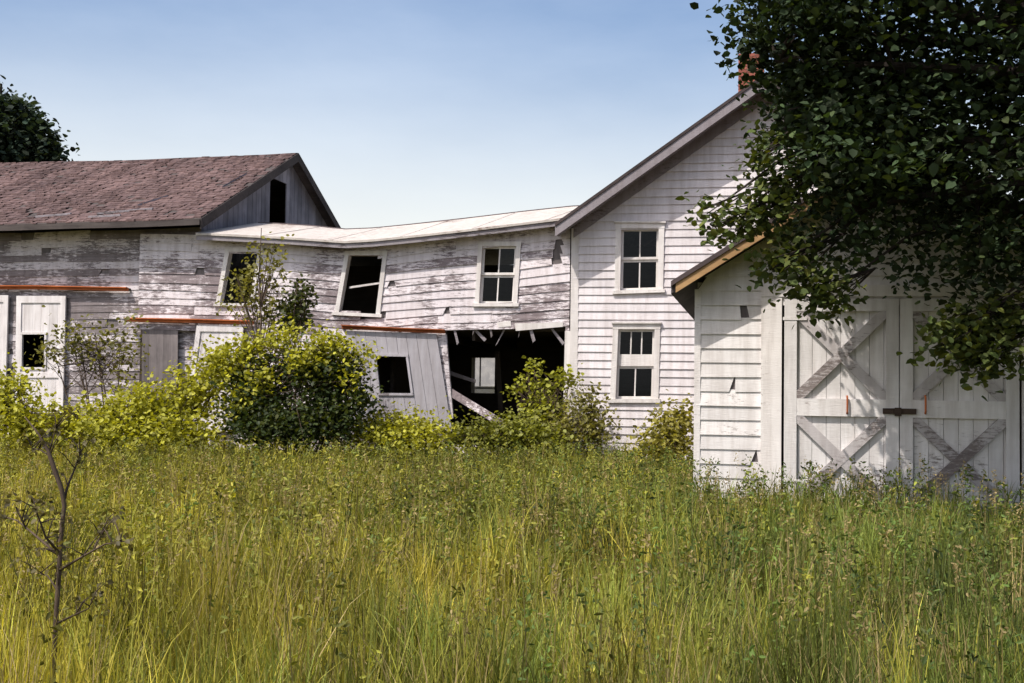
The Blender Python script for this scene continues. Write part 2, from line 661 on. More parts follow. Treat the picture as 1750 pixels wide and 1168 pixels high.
def frame_bars(q, w, y0, y1, mb, sides='lrtb', out=True):
    """casing of width w round quad q (in metres), outside the quad"""
    W = math.hypot(q[1][0] - q[0][0], q[1][1] - q[0][1])
    H = math.hypot(q[3][0] - q[0][0], q[3][1] - q[0][1])
    s, t = w / W, w / H
    if 'l' in sides:
        mb.qslab(sub(q, -s, 0, 0, 1), y0, y1)
    if 'r' in sides:
        mb.qslab(sub(q, 1, 1 + s, 0, 1), y0, y1)
    if 't' in sides:
        mb.qslab(sub(q, -s - 0.01, 1 + s + 0.01, 1, 1 + t), y0 - 0.004, y1)
    if 'b' in sides:
        mb.qslab(sub(q, -s, 1 + s, -t, 0), y0, y1)


def window(root, q, casing=0.11, cols=(2, 2), broken=False, sash=True, drip=True, pane_skip=(), mid=0.5, band=0.0, sill_d=0.07, mat=None):
    """double-hung window in opening q; window (casing) > sash, muntin, pane, sill"""
    mat = mat or M['trim']
    mb = MB()
    frame_bars(q, casing, -0.045, 0.012, mb, 'lrt')
    for a, b in ((-0.02, 0), (1, 1.02)):   # reveals
        mb.qslab(sub(q, a, b, 0, 1), 0.0125, 0.14)
    mb.qslab(sub(q, 0, 1, 1, 1.012), 0.0125, 0.14)
    wnd = mb.build('window', mat, root)
    W = math.hypot(q[1][0] - q[0][0], q[1][1] - q[0][1])
    H = math.hypot(q[3][0] - q[0][0], q[3][1] - q[0][1])
    s = casing / W
    mb = MB()
    mb.qslab(sub(q, -s - 0.05, 1 + s + 0.05, -0.055, 0), -sill_d, 0.13)
    mb.build('sill', mat, wnd)
    if drip:
        mb = MB()
        tt = casing / H
        mb.qslab(sub(q, -s - 0.04, 1 + s + 0.04, 1 + tt, 1 + tt + 0.022), -0.085, 0.01)
        mb.build('drip_cap', mat, wnd)
    if sash:
        rw, rh = 0.045 / W, 0.05 / H
        for half, (t0, t1, yy) in enumerate(((0.0, mid, 0.075), (mid, 1.0, 0.04))):
            mb = MB()
            mb.qslab(sub(q, 0, rw, t0, t1), yy, yy + 0.035)
            mb.qslab(sub(q, 1 - rw, 1, t0, t1), yy, yy + 0.035)
            mb.qslab(sub(q, rw, 1 - rw, t0, t0 + rh), yy + 0.001, yy + 0.034)
            mb.qslab(sub(q, rw, 1 - rw, t1 - rh, t1), yy + 0.001, yy + 0.034)
            if half == 1 and band:
                mb.qslab(sub(q, rw, 1 - rw, t0 + rh, t0 + band), yy + 0.002, yy + 0.033)
            sh = mb.build('sash', mat, wnd)
            n = cols[half]
            for k in range(1, n):
                c = rw + (1 - 2 * rw) * k / n
                mb = MB()
                mb.qslab(sub(q, c - 0.013 / W, c + 0.013 / W, t0 + rh, t1 - rh), yy + 0.003, yy + 0.03)
                mb.build('muntin', mat, wnd)
            for k in range(n):
                if (half, k) in pane_skip:
                    continue
                c0 = rw + (1 - 2 * rw) * k / n
                c1 = rw + (1 - 2 * rw) * (k + 1) / n
                mb = MB()
                a = R.uniform(-0.004, 0.004)
                qq = sub(q, c0 - 0.005, c1 + 0.005, t0 + rh - 0.005, t1 - rh + 0.005)
                mb.add([(qq[0][0], yy + 0.016 + a, qq[0][1]), (qq[1][0], yy + 0.016 - a, qq[1][1]), (qq[2][0], yy + 0.018 - a, qq[2][1]), (qq[3][0], yy + 0.018 + a, qq[3][1])], [(0, 1, 2, 3)])
                mb.build('pane', M['glass'], wnd)
    return wnd


def grow(q, w):
    W = math.hypot(q[1][0] - q[0][0], q[1][1] - q[0][1])
    H = math.hypot(q[3][0] - q[0][0], q[3][1] - q[0][1])
    return sub(q, -w / W, 1 + w / W, -w / H, 1 + w / H)


# ------------------------------------------------------------------ farmhouse
house = empty('farmhouse', HF.o, YAW)
tag(house, 'white clapboard two-storey farmhouse with front gable and red brick chimney', 'house')
OV = 0.50
ra = HF.px(962, 374, -OV)
rb = HF.px(1262, 160, -OV)
slope = (rb[1] - ra[1]) / (rb[0] - ra[0])
apex_x = HF.px(1302, 150, -OV)[0]
HW = 2 * apex_x
apex_z = rb[1] + slope * (apex_x - rb[0])        # top of roof at the front edge
RT = 0.16                                        # roof slab thickness (vertical)
wall_apex = apex_z - RT - 0.02
wall_eave = wall_apex - slope * apex_x
q_up = HF.quad([(1060, 497), (1124, 495), (1126, 391), (1062, 391)])
q_lo = HF.quad([(1052, 682), (1116, 682), (1119, 563), (1057, 563)])


def mirror(q):
    m = [(HW - x, z) for x, z in q]
    return [m[1], m[0], m[3], m[2]]


h_wins = [q_up, q_lo, mirror(q_up), mirror(q_lo)]
EXPO = 0.163
nr = int(wall_apex / EXPO)


def lim(z):
    if z <= wall_eave:
        return (0.0, HW)
    d = (z - wall_eave) / slope
    return (d, HW - d)


siding('front_wall', house, 0.0, HW, lambda x, k: k * EXPO + 0.05, nr, [grow(q, 0.05) for q in h_wins], M['house_paint'], M['dark_wood'], limits=lim, wob=0.006, tb=0.03)
window(house, q_up)
window(house, q_lo, cols=(2, 3), mid=0.47, band=0.17)
window(house, h_wins[2])
window(house, h_wins[3])
HD = 8.0
mb = MB()                                   # other walls and an upper floor
mb.box(0.0, 0.1, 0.101, HD, 0, wall_eave)
mb.box(HW - 0.1, HW, 0.101, HD, 0, wall_eave)
mb.box(0.1, HW - 0.1, HD - 0.1, HD, 0, wall_eave)
mb.add([(0, HD - 0.05, wall_eave), (HW, HD - 0.05, wall_eave), (apex_x, HD - 0.05, wall_apex)], [(0, 2, 1)])
mb.build('side_walls', M['house_paint'], house)
mb = MB()
mb.box(0.1, HW - 0.1, 0.101, HD - 0.1, 2.55, 2.7)
mb.box(0.1, HW - 0.1, 2.6, 2.7, 0, 2.55)
mb.box(0.1, HW - 0.1, 2.6, 2.7, 2.7, wall_eave - 0.1)
mb.build('inner_floor', M['dark_wood'], house)
mb = MB()                                   # corner boards
mb.box(-0.045, 0.11, -0.03, 0.012, 0.05, wall_eave - 0.05)
mb.build('corner_board', M['trim'], house)
mb = MB()
mb.box(HW - 0.11, HW + 0.03, -0.03, 0.012, 0.05, wall_eave - 0.05)
mb.build('corner_board', M['trim'], house)
EO = 0.30
for sgn in (0, 1):
    def X(x):
        return x if sgn == 0 else HW - x
    zl = apex_z - slope * (apex_x + EO)
    mb = MB()
    b = [(X(-EO), -OV, zl - RT), (X(apex_x), -OV, apex_z - RT), (X(apex_x), HD + 0.3, apex_z - RT), (X(-EO), HD + 0.3, zl - RT)]
    t = [(x, y, z + RT) for x, y, z in b]
    if sgn:
        b, t = b[::-1], t[::-1]
    mb.hexa(b, t)
    ro = mb.build('roof_slope', M['shingle'], house)
    # fascia along the rake (bargeboard), with a thin roof edge over it
    nx, nz = -slope / math.hypot(1, slope), 1 / math.hypot(1, slope)

    def rakebar(name, w0, w1, y0, y1, mat, xa=-EO, xb_=None):
        xb2 = apex_x if xb_ is None else xb_
        q = []
        for x, w in ((xa, w1), (xb2, w1), (xb2, w0), (xa, w0)):
            z = apex_z - slope * (apex_x - x)
            q.append((X(x), z - w))
        if sgn:
            q = [q[1], q[0], q[3], q[2]]
        m2 = MB()
        m2.qslab(q, y0, y1)
        return m2.build(name, mat, ro)
    rakebar('bargeboard', 0.05, 0.25, -OV - 0.03, -OV - 0.001, M['rake_grey'])
    rakebar('roof_edge', -0.015, 0.05, -OV - 0.05, -OV - 0.001, M['roof_edge'])
    rakebar('frieze_board', RT + 0.03, RT + 0.27, -0.04, -0.0, M['rake_grey'], xa=0.0)
    rakebar('soffit', RT + 0.004, RT + 0.03, -OV + 0.002, -0.041, M['rake_grey'])

# chimney of single bricks
cx0, cx1 = HF.px(1262, 130, 0.9)[0], HF.px(1306, 130, 0.9)[0]
ctop = HF.px(1270, 92, 0.9)[1]
ch = MB()
cw = cx1 - cx0
ch.box(cx0 + 0.012, cx1 - 0.012, 0.912, 0.9 + cw - 0.012, apex_z - 0.8, ctop - 0.02)
chim = ch.build('chimney', M['mortar'], house)
bm_ = MB()
bl = cw / 3 - 0.01
bm_.box(0, bl, 0, 0.1, 0, 0.057)
b0 = bm_.build('brick', M['brick'], chim)
brick_me = b0.data
zc = apex_z - 0.75
row = 0
first = True
while zc < ctop:
    off = 0 if row % 2 == 0 else 0
    for side in range(4):
        for k in range(3):
            o = b0 if first else bpy.data.objects.new('brick', brick_me)
            if not first:
                link(o, chim)
            first = False
            d = k * cw / 3 + 0.005
            if row % 2:
                d = cw - d - bl
            jig = R.uniform(-0.004, 0.004)
            if side == 0:
                o.location = (cx0 + d, 0.9 + jig, zc)
            elif side == 1:
                o.location = (cx1 + jig, 0.9 + d, zc)
                o.rotation_euler = (0, 0, math.pi / 2)
            elif side == 2:
                o.location = (cx1 - d, 0.9 + cw + jig, zc)
                o.rotation_euler = (0, 0, math.pi)
            else:
                o.location = (cx0 + jig, 0.9 + cw - d, zc)
                o.rotation_euler = (0, 0, -math.pi / 2)
    zc += 0.068
    row += 1

# ------------------------------------------------------------------ barn (behind, left)
d0 = WF.px(345, 374, 0.12)
bo = WF.o + WF.X * d0[0] + WF.Y * 0.12
BF = Frame(bo.x, bo.y, YAW - math.radians(1.0))
barn = empty('barn', BF.o, BF.yaw)
tag(barn, 'long weathered barn with brown shingle roof and dark plank gable', 'barn')
BO = 0.62                                   # eave overhang to the front
e_pt = BF.px(330, 374, -BO)
be = e_pt[1]                                # eave height (bottom edge)
# gable depth: where the apex stands
best = None
for t in np.linspace(3, 8, 501):
    w = BF.o + BF.Y * t + BF.X * 0.3
    d = ray(510, 262)
    k = w.y / d.y
    if best is None or abs(EYE.x + d.x * k - w.x) < best[0]:
        best = (abs(EYE.x + d.x * k - w.x), t, EYE.z + d.z * k)
BH, b_apex = best[1], best[2]
BL = 15.0
b_slope = (b_apex - be) / (BH + BO)


def broof(y):
    return b_apex - b_slope * abs(y - BH)


GO = 0.28                                   # gable overhang


def sagb(x):
    return -0.05 * math.sin(min(max(-x / 9.0, 0), 1) * math.pi) - 0.007 * math.sin(-x * 1.7)


# shingle courses, front slope and back slope, as one course mesh each
def courses(sign, name):
    V, F = [], []
    nrow = 34
    ya = -BO if sign > 0 else 2 * BH + BO
    for r in range(nrow):
        f0, f1 = r / nrow, min(1.0, (r + 1.25) / nrow)
        x = -BL
        while x < GO:
            wd = R.uniform(0.12, 0.24)
            x1 = min(x + wd - 0.008, GO)
            if R.random() > 0.05:
                jit = R.uniform(-0.03, 0.04)
                lift = R.uniform(0.012, 0.05)
                y0 = ya + (BH - ya) * f0 + sign * jit
                y1 = ya + (BH - ya) * f1
                z0, z1 = broof(y0), broof(y1)
                b_ = len(V)
                for (xx, yy, zz, up) in ((x, y0, z0, lift), (x1, y0, z0, lift), (x1, y1, z1, 0.006), (x, y1, z1, 0.006), (x, y0, z0, 0.0), (x1, y0, z0, 0.0)):
                    V.append((xx, yy, zz + up + sagb(xx)))
                F += [(b_, b_ + 1, b_ + 2, b_ + 3), (b_ + 4, b_ + 5, b_ + 1, b_)]
            x += wd
    me = bpy.data.meshes.new(name)
    me.from_pydata(V, [], F)
    me.materials.append(M['shingle'])
    return me


mb = MB()
nX = 24
for sgn in (1, -1):
    yE = -BO if sgn > 0 else 2 * BH + BO
    for i in range(nX):
        xa = -BL + (BL + GO) * i / nX
        xb_ = -BL + (BL + GO) * (i + 1) / nX
        mb.hexa([(xa, yE, be - 0.09 + sagb(xa)), (xb_, yE, be - 0.09 + sagb(xb_)), (xb_, BH, b_apex - 0.09 + sagb(xb_)), (xa, BH, b_apex - 0.09 + sagb(xa))],
                [(xa, yE, be + sagb(xa)), (xb_, yE, be + sagb(xb_)), (xb_, BH, b_apex + sagb(xb_)), (xa, BH, b_apex + sagb(xa))])
broof_o = mb.build('roof', M['eave_dark'], barn)
for sgn in (1, -1):
    me = courses(sgn, 'shingles')
    tag(link(bpy.data.objects.new('shingles', me), broof_o), kind='stuff')
# a few bare pale battens where shingles slid off near the eave
for (ua, va, ub, vb) in ((165, 366, 260, 358), (235, 352, 285, 336), (60, 370, 120, 366), (380, 322, 420, 300), (150, 372, 205, 369)):
    d = ray(0.5 * (ua + ub), 0.5 * (va + vb))
    # meet the front roof plane
    o3, nrm = BF.o + Vector((0, 0, be)) - BF.Y * BO, (Vector((0, 0, 1)) - BF.Y * b_slope)
    def hit(u, v):
        dd = ray(u, v)
        t = (o3 - EYE).dot(nrm) / dd.dot(nrm)
        P = EYE + dd * t - BF.o
        return (P.dot(BF.X), P.dot(BF.Y))
    (xA, yA), (xB, yB) = hit(ua, va), hit(ub, vb)
    mb = MB()
    wv = 0.05
    mb.hexa([(xA, yA, broof(yA) + 0.02 + sagb(xA)), (xB, yB, broof(yB) + 0.02 + sagb(xB)), (xB, yB + wv, broof(yB + wv) + 0.02 + sagb(xB)), (xA, yA + wv, broof(yA + wv) + 0.02 + sagb(xA))],
            [(xA, yA, broof(yA) + 0.06 + sagb(xA)), (xB, yB, broof(yB) + 0.06 + sagb(xB)), (xB, yB + wv, broof(yB + wv) + 0.05 + sagb(xB)), (xA, yA + wv, broof(yA + wv) + 0.05 + sagb(xA))])
    mb.build('loose_batten', M['rake_grey'], broof_o)
# eave board, rake boards
mb = MB()
for i in range(nX):
    xa = -BL + (BL + GO) * i / nX
    xb_ = -BL + (BL + GO) * (i + 1) / nX
    mb.hexa([(xa, -BO - 0.03, be - 0.14 + sagb(xa)), (xb_, -BO - 0.03, be - 0.14 + sagb(xb_)), (xb_, -BO - 0.001, be - 0.14 + sagb(xb_)), (xa, -BO - 0.001, be - 0.14 + sagb(xa))],
            [(xa, -BO - 0.03, be - 0.02 + sagb(xa)), (xb_, -BO - 0.03, be - 0.02 + sagb(xb_)), (xb_, -BO - 0.001, be - 0.02 + sagb(xb_)), (xa, -BO - 0.001, be - 0.02 + sagb(xa))])
mb.build('eave_board', M['eave_dark'], barn)
for sgn in (1, -1):
    mb = MB()
    ya = -BO if sgn > 0 else 2 * BH + BO
    mb.hexa([(GO + 0.002, ya, be - 0.22), (GO + 0.03, ya, be - 0.22), (GO + 0.03, BH, b_apex - 0.22), (GO + 0.002, BH, b_apex - 0.22)],
            [(GO + 0.002, ya, be - 0.0), (GO + 0.03, ya, be - 0.0), (GO + 0.03, BH, b_apex - 0.0), (GO + 0.002, BH, b_apex - 0.0)])
    mb.build('rake_board', M['eave_dark'], barn)
# gable wall of upright planks at x = 0 with a loft opening
mb = MB()
mb.box(-0.16, -0.10, 0.0, 2 * BH, 0, be - 0.2)
gw = mb.build('gable_wall', M['dark_wood'], barn)
GF = Frame(BF.o.x, BF.o.y, BF.yaw + math.pi / 2)     # x runs into the depth along the gable
oy0, _ = GF.px(464, 340)
oy1, _ = GF.px(487, 340)
oz1 = GF.px(475, 308)[1]
oz0 = GF.px(475, 392)[1]
npl = 36
for k in range(npl):
    y0 = 2 * BH * k / npl + 0.004
    y1 = 2 * BH * (k + 1) / npl - 0.006 - R.uniform(0, 0.008)
    zt0, zt1 = broof(y0) - 0.1, broof(y1) - 0.1
    th = 0.03 + R.uniform(-0.006, 0.008)
    mids = 0.5 * (y0 + y1)
    spans = [(2.2, None)]
    if oy0 < mids < oy1:
        spans = [(2.2, oz0), (oz1, None)]
    for za, zb_ in spans:
        mb = MB()
        top0, top1 = (zt0, zt1) if zb_ is None else (zb_, zb_)
        mb.hexa([(-th, y0, za), (0, y0, za), (0, y1, za), (-th, y1, za)], [(-th, y0, top0), (0, y0, top0), (0, y1, top1), (-th, y1, top1)])
        mb.build('plank', M['gable_wood'], gw)
# closing walls
mb = MB()
mb.box(-BL, -0.17, 2 * BH - 0.1, 2 * BH, 0, be - 0.1)
mb.box(-BL, -BL + 0.1, 0.11, 2 * BH - 0.11, 0, be - 0.1)
mb.box(-BL + 0.11, -0.17, 2.2, 2.3, 0, be - 0.1)
mb.build('inner_walls', M['dark_wood'], barn)

d1 = BF.quad([(26, 706), (108, 706), (113, 506), (29, 506)], -0.09)
d1b = BF.quad([(-70, 700), (9, 702), (15, 505), (-62, 504)], -0.09)
d1_hole = BF.quad([(38, 628), (73, 628), (77, 572), (43, 572)], -0.09)
bx_l, bx_r = BF.px(-120, 560)[0], BF.px(236, 560)[0]
op1 = BF.quad([(33, 640), (84, 640), (86, 562), (36, 562)])
btop = be - 0.10
nrb = 30
siding('front_wall', barn, -BL + 0.0, -0.0, lambda x, k: 0.05 + (btop - 0.05) * k / nrb + sagb(x) * k / nrb, nrb, [op1], M['barn_paint'], M['grey_wood'], drop=0.08, wob=0.016, joint=(1.4, 3.0),
       only=lambda x, k: True)


def track(root, F, pts, yl, name='sliding_track', h=0.075):
    """rusty overhead rail through picture points"""
    L_ = [F.px(u, v, yl) for u, v in pts]
    mb = MB()
    for (xa, za), (xb_, zb_) in zip(L_[:-1], L_[1:]):
        mb.qslab([(xa, za - h), (xb_, zb_ - h), (xb_, zb_), (xa, za)], yl, yl + 0.05)
        mb.qslab([(xa, za - 0.012), (xb_, zb_ - 0.012), (xb_, zb_ + 0.01), (xa, za + 0.01)], yl - 0.07, yl - 0.001)
    t = mb.build(name, M['rust'], root)
    for (xa, za) in L_:
        mb = MB()
        mb.box(xa - 0.02, xa + 0.02, yl + 0.0505, -0.021, za - 0.06, za - 0.01)
        mb.build('bracket', M['iron'], t)
    return t


def sliding_door(root, q, yl, hole=None, n=6, mat=None, name='sliding_door', frame=True, ymat=None, t=0.03):
    """door of upright planks; hole in door coordinates (s0, s1, t0, t1)"""
    mat = mat or M['door_white']
    mb = MB()
    fr = ((0.0, 0.1, 0, 1), (0.9, 1.0, 0, 1), (0.1, 0.9, 0.94, 1.0), (0.1, 0.9, 0.3, 0.345), (0.1, 0.9, 0.0, 0.05))
    W = q[1][0] - q[0][0]
    if frame:
        for (a, b, c, d) in fr:
            if hole and a < hole[0] < b and c < hole[2]:
                pass
            mb.qslab(sub(q, a, b, c, d), yl - 0.022, yl)
    else:
        for (c, d) in ((0.86, 0.93), (0.2, 0.27)):
            if hole and not (d < hole[2] or c > hole[3]):
                continue
            mb.qslab(sub(q, 0.02, 0.98, c, d), yl + t, yl + t + 0.03)
    dr = mb.build(name, mat, root)
    for k in range(n):
        a, b = k / n + 0.001, (k + 1) / n - 0.0025
        spans = [(a, b, 0 + R.uniform(0, 0.01), 1)]
        jj = R.uniform(-0.004, 0.004)
        if hole and b > hole[0] and a < hole[1]:
            spans = [(a, b, 0, hole[2]), (a, b, hole[3], 1)]
            if a < hole[0] - 0.01:
                spans.append((a, hole[0], hole[2], hole[3]))
            if b > hole[1] + 0.01:
                spans.append((hole[1], b, hole[2], hole[3]))
        for a_, b_2, c, d in spans:
            m2 = MB()
            m2.qslab(sub(q, a_, b_2, c, d), yl + 0.0005 + jj * 0.3 + 0.0015, yl + t + jj * 0.3)
            m2.build('plank', ymat or mat, dr)
    if hole:
        hq = sub(q, *hole)
        m2 = MB()
        frame_bars(hq, 0.05, yl - 0.026, yl + 0.002, m2)
        m2.build('window_casing', mat, dr)
    return dr


def norm_hole(q, hq):
    """approximate (s0, s1, t0, t1) of a hole quad inside door quad"""
    def inv(px):
        s = t = 0.5
        for _ in range(30):
            x, z = bil(q, s, t)
            s += (px[0] - x) / (q[1][0] - q[0][0])
            t += (px[1] - z) / (q[3][1] - q[0][1])
        return s, t
    a, c = inv(hq[0]), inv(hq[2])
    return (a[0], c[0], a[1], c[1])


sliding_door(barn, d1, -0.09, norm_hole(d1, d1_hole), n=6)
sliding_door(barn, d1b, -0.09, None, n=6)
track(barn, BF, [(-90, 489), (60, 489), (218, 492)], -0.12)

# ------------------------------------------------------------------ connecting wing
wing = empty('carriage_wing', WF.o, YAW)
tag(wing, 'sagging white clapboard wing with slanting windows and a gaping hole, between barn and house', 'building')
xL = WF.px(236, 560)[0]
xB_ = WF.px(347, 400)[0]
xR = WF.px(976, 560)[0] - 0.02
WO = 0.34
ev = [WF.px(u, v, -WO) for u, v in ((346, 402), (410, 405), (470, 408), (530, 412), (590, 416), (640, 413), (700, 407), (800, 396), (900, 384), (958, 377))]
rd = [WF.px(u, v, 2.3) for u, v in ((346, 380), (410, 380), (470, 382), (530, 386), (590, 392), (640, 390), (700, 384), (800, 373), (900, 361), (985, 352))]
evx, evz = [a for a, b in ev], [b for a, b in ev]
rdx, rdz = [a for a, b in rd], [b for a, b in rd]
w_bar_top = be - 0.22


def wtop(x):
    if x < xB_:
        return w_bar_top
    return float(np.interp(x, evx, evz)) + 0.06


def wrow(x, k, n=28):
    # lower rows level, upper rows follow the sagging eave; a little waviness throughout
    zt = float(np.interp(x, evx, evz)) + 0.06
    f = k / n
    z = 0.05 + (zt - 0.05) * f
    return z + 0.018 * math.sin(x * 1.9 + 0.5) * min(1, f * 2)


w1 = WF.quad([(377, 519), (427, 519), (442, 431), (393, 431)])
w2 = WF.quad([(580, 534), (643, 537), (655, 437), (597, 437)])
w3 = WF.quad([(819, 519), (877, 519), (883, 421), (825, 421)])
hole = WF.quad([(769, 760), (966, 760), (966, 572), (763, 572)])
hole_b = WF.quad([(762, 580), (880, 580), (884, 556), (764, 562)])
hole_c = WF.quad([(880, 580), (966, 580), (966, 561), (884, 562)])
op2 = WF.quad([(236, 740), (415, 740), (420, 558), (240, 556)])
op3 = WF.quad([(618, 690), (735, 690), (725, 590), (612, 590)])
siding('front_wall', wing, xL, xR, wrow, 28, [grow(w1, 0.05), grow(w2, 0.05), grow(w3, 0.05), hole, hole_b, hole_c, op2, op3], M['wing_paint'], M['grey_wood'], drop=0.10, wob=0.024, tb=0.026, joint=(1.1, 2.6), torn=[WF.quad([(943, 446), (962, 446), (967, 404), (949, 404)]), WF.quad([(640, 548), (662, 548), (660, 536), (645, 536)])])
# extra rows up to the barn eave at the left
zrow0 = float(np.interp(xB_, evx, evz)) + 0.06
nx_ = max(1, int((w_bar_top - zrow0) / 0.165))
if w_bar_top - zrow0 > 0.1:
    siding('upper_wall', wing, xL, xB_ + 0.1, lambda x, k: zrow0 + 0.018 * math.sin(x * 1.9 + 0.5) + (w_bar_top - zrow0) * k / nx_, nx_, [], M['wing_paint'], M['dark_wood'], wob=0.012)
# windows
window(wing, w1, casing=0.095, sash=False, drip=False)
wn2 = window(wing, w2, casing=0.095, sash=False, drip=False)
window(wing, w3, casing=0.09, drip=False, pane_skip=((1, 0),))
pa, pb = WF.px(598, 492, 0.1), WF.px(650, 484, 0.08)
mb = MB()
mb.qslab([(pa[0], pa[1] - 0.02), (pb[0], pb[1] - 0.02), (pb[0], pb[1] + 0.02), (pa[0], pa[1] + 0.02)], 0.06, 0.09)
mb.build('broken_sash_rail', M['trim'], wn2)
# roof: two slopes, sagging, cream metal panels
WD = 4.9
mb = MB()
mbk = MB()
XS = np.linspace(xB_ + 0.25, xR + 0.3, 27)


def rz(x):
    return float(np.interp(x, rdx, rdz))


def ez(x):
    return float(np.interp(x, evx, evz))


Xe = np.linspace(xB_ + 0.0, WF.px(958, 377, -WO)[0], 27)
roof_o = None
mb.v, mb.f = [], []
for i in range(26):
    xa, xb_ = Xe[i], Xe[i + 1]
    xra, xrb = XS[i], XS[i + 1]
    b = [(xa, -WO, ez(xa)), (xb_, -WO, ez(xb_)), (xrb, 2.3, rz(xrb) - 0.05), (xra, 2.3, rz(xra) - 0.05)]
    t = [(x, y, z + 0.045) for x, y, z in b]
    mb.hexa(b, t)
    b2 = [(xra, 2.301, rz(xra) - 0.05), (xrb, 2.301, rz(xrb) - 0.05), (xrb, WD + 0.3, rz(xrb) - 0.8), (xra, WD + 0.3, rz(xra) - 0.8)]
    mb.hexa(b2, [(x, y, z + 0.045) for x, y, z in b2])
roof_o = mb.build('roof', M['cream_roof'], wing)
for i in range(0, 27, 5):                      # standing seams
    x, xr_ = Xe[i], XS[i]
    m2 = MB()
    m2.hexa([(x - 0.012, -WO, ez(x) + 0.046), (x + 0.012, -WO, ez(x) + 0.046), (xr_ + 0.012, 2.29, rz(xr_) - 0.004), (xr_ - 0.012, 2.29, rz(xr_) - 0.004)],
            [(x - 0.012, -WO, ez(x) + 0.052), (x + 0.012, -WO, ez(x) + 0.052), (xr_ + 0.012, 2.29, rz(xr_) + 0.002), (xr_ - 0.012, 2.29, rz(xr_) + 0.002)])
    m2.build('seam', M['cream_roof'], roof_o)
m2 = MB()
m2.tube([(x, 2.3, rz(x) - 0.012) for x in XS], [0.028] * len(XS), 6)
m2.build('ridge_cap', M['roof_edge'], roof_o)
m2 = MB()
for i in range(26):
    xa, xb_ = Xe[i], Xe[i + 1]
    m2.hexa([(xa, -WO + 0.03, ez(xa) - 0.10), (xb_, -WO + 0.03, ez(xb_) - 0.10), (xb_, -WO + 0.06, ez(xb_) - 0.10), (xa, -WO + 0.06, ez(xa) - 0.10)],
            [(xa, -WO + 0.03, ez(xa) - 0.002), (xb_, -WO + 0.03, ez(xb_) - 0.002), (xb_, -WO + 0.06, ez(xb_) - 0.002), (xa, -WO + 0.06, ez(xa) - 0.002)])
m2.build('fascia', M['rake_grey'], wing)
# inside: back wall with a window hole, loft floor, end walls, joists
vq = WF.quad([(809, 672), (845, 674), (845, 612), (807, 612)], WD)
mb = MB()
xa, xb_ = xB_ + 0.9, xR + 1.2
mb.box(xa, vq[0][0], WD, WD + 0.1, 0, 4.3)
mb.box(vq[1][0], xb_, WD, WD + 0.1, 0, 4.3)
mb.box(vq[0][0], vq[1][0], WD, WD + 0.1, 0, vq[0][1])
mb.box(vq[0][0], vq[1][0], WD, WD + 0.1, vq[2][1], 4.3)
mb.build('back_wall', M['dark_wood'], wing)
mb = MB()
mb.box(vq[0][0], vq[1][0], WD - 0.02, WD + 0.02, vq[0][1] + 0.1, vq[0][1] + 0.15)
mb.box(vq[0][0] - 0.05, vq[0][0] + 0.03, WD - 0.03, WD + 0.03, vq[0][1], vq[2][1])
bwf = mb.build('back_window_frame', M['trim'], wing)
mb = MB()
xm = 0.5 * (vq[0][0] + vq[1][0])
mb.add([(vq[0][0], WD + 0.05, vq[0][1]), (vq[1][0], WD + 0.05, vq[0][1]), (vq[1][0], WD + 0.05, vq[2][1]), (vq[0][0], WD + 0.05, vq[2][1])], [(0, 1, 2, 3)])
mb.build('pane', M['dusty_glass'], bwf)
mb = MB()
mb.box(xm - 0.12, xm - 0.09, WD + 0.0, WD + 0.03, vq[0][1] + 0.16, vq[2][1])
mb.build('muntin', M['grey_wood'], bwf)
mb = MB()
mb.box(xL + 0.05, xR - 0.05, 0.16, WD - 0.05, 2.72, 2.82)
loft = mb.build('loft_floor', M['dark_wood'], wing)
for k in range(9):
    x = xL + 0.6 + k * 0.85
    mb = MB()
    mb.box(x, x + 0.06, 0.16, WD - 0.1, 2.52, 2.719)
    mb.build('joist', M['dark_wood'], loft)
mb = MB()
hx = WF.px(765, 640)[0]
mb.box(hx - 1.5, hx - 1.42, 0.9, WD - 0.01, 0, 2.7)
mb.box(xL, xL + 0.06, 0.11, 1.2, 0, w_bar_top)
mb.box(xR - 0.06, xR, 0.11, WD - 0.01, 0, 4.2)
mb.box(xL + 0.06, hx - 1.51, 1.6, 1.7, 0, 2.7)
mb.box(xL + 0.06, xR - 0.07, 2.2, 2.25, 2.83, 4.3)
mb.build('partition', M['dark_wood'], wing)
# corner post and loose studs of the hole
mb = MB()
mb.qslab(WF.quad([(962, 735), (978, 735), (983, 566), (966, 566)]), -0.04, 0.12)
mb.build('door_post', M['trim'], wing)
mb = MB()
mb.qslab(WF.quad([(768, 715), (775, 715), (763, 572), (756, 572)]), -0.03, 0.05)
mb.build('leaning_stud', M['wing_paint'], wing)
mb = MB()
mb.qslab(WF.quad([(765, 640), (812, 655), (812, 649), (765, 633)], 0.5), 0.5, 0.55)
mb.build('broken_rail', M['grey_wood'], wing)
mb = MB()
mb.qslab(WF.quad([(852, 705), (860, 705), (854, 600), (846, 600)], 2.0), 2.0, 2.1)
mb.build('inner_post', M['dark_wood'], wing)
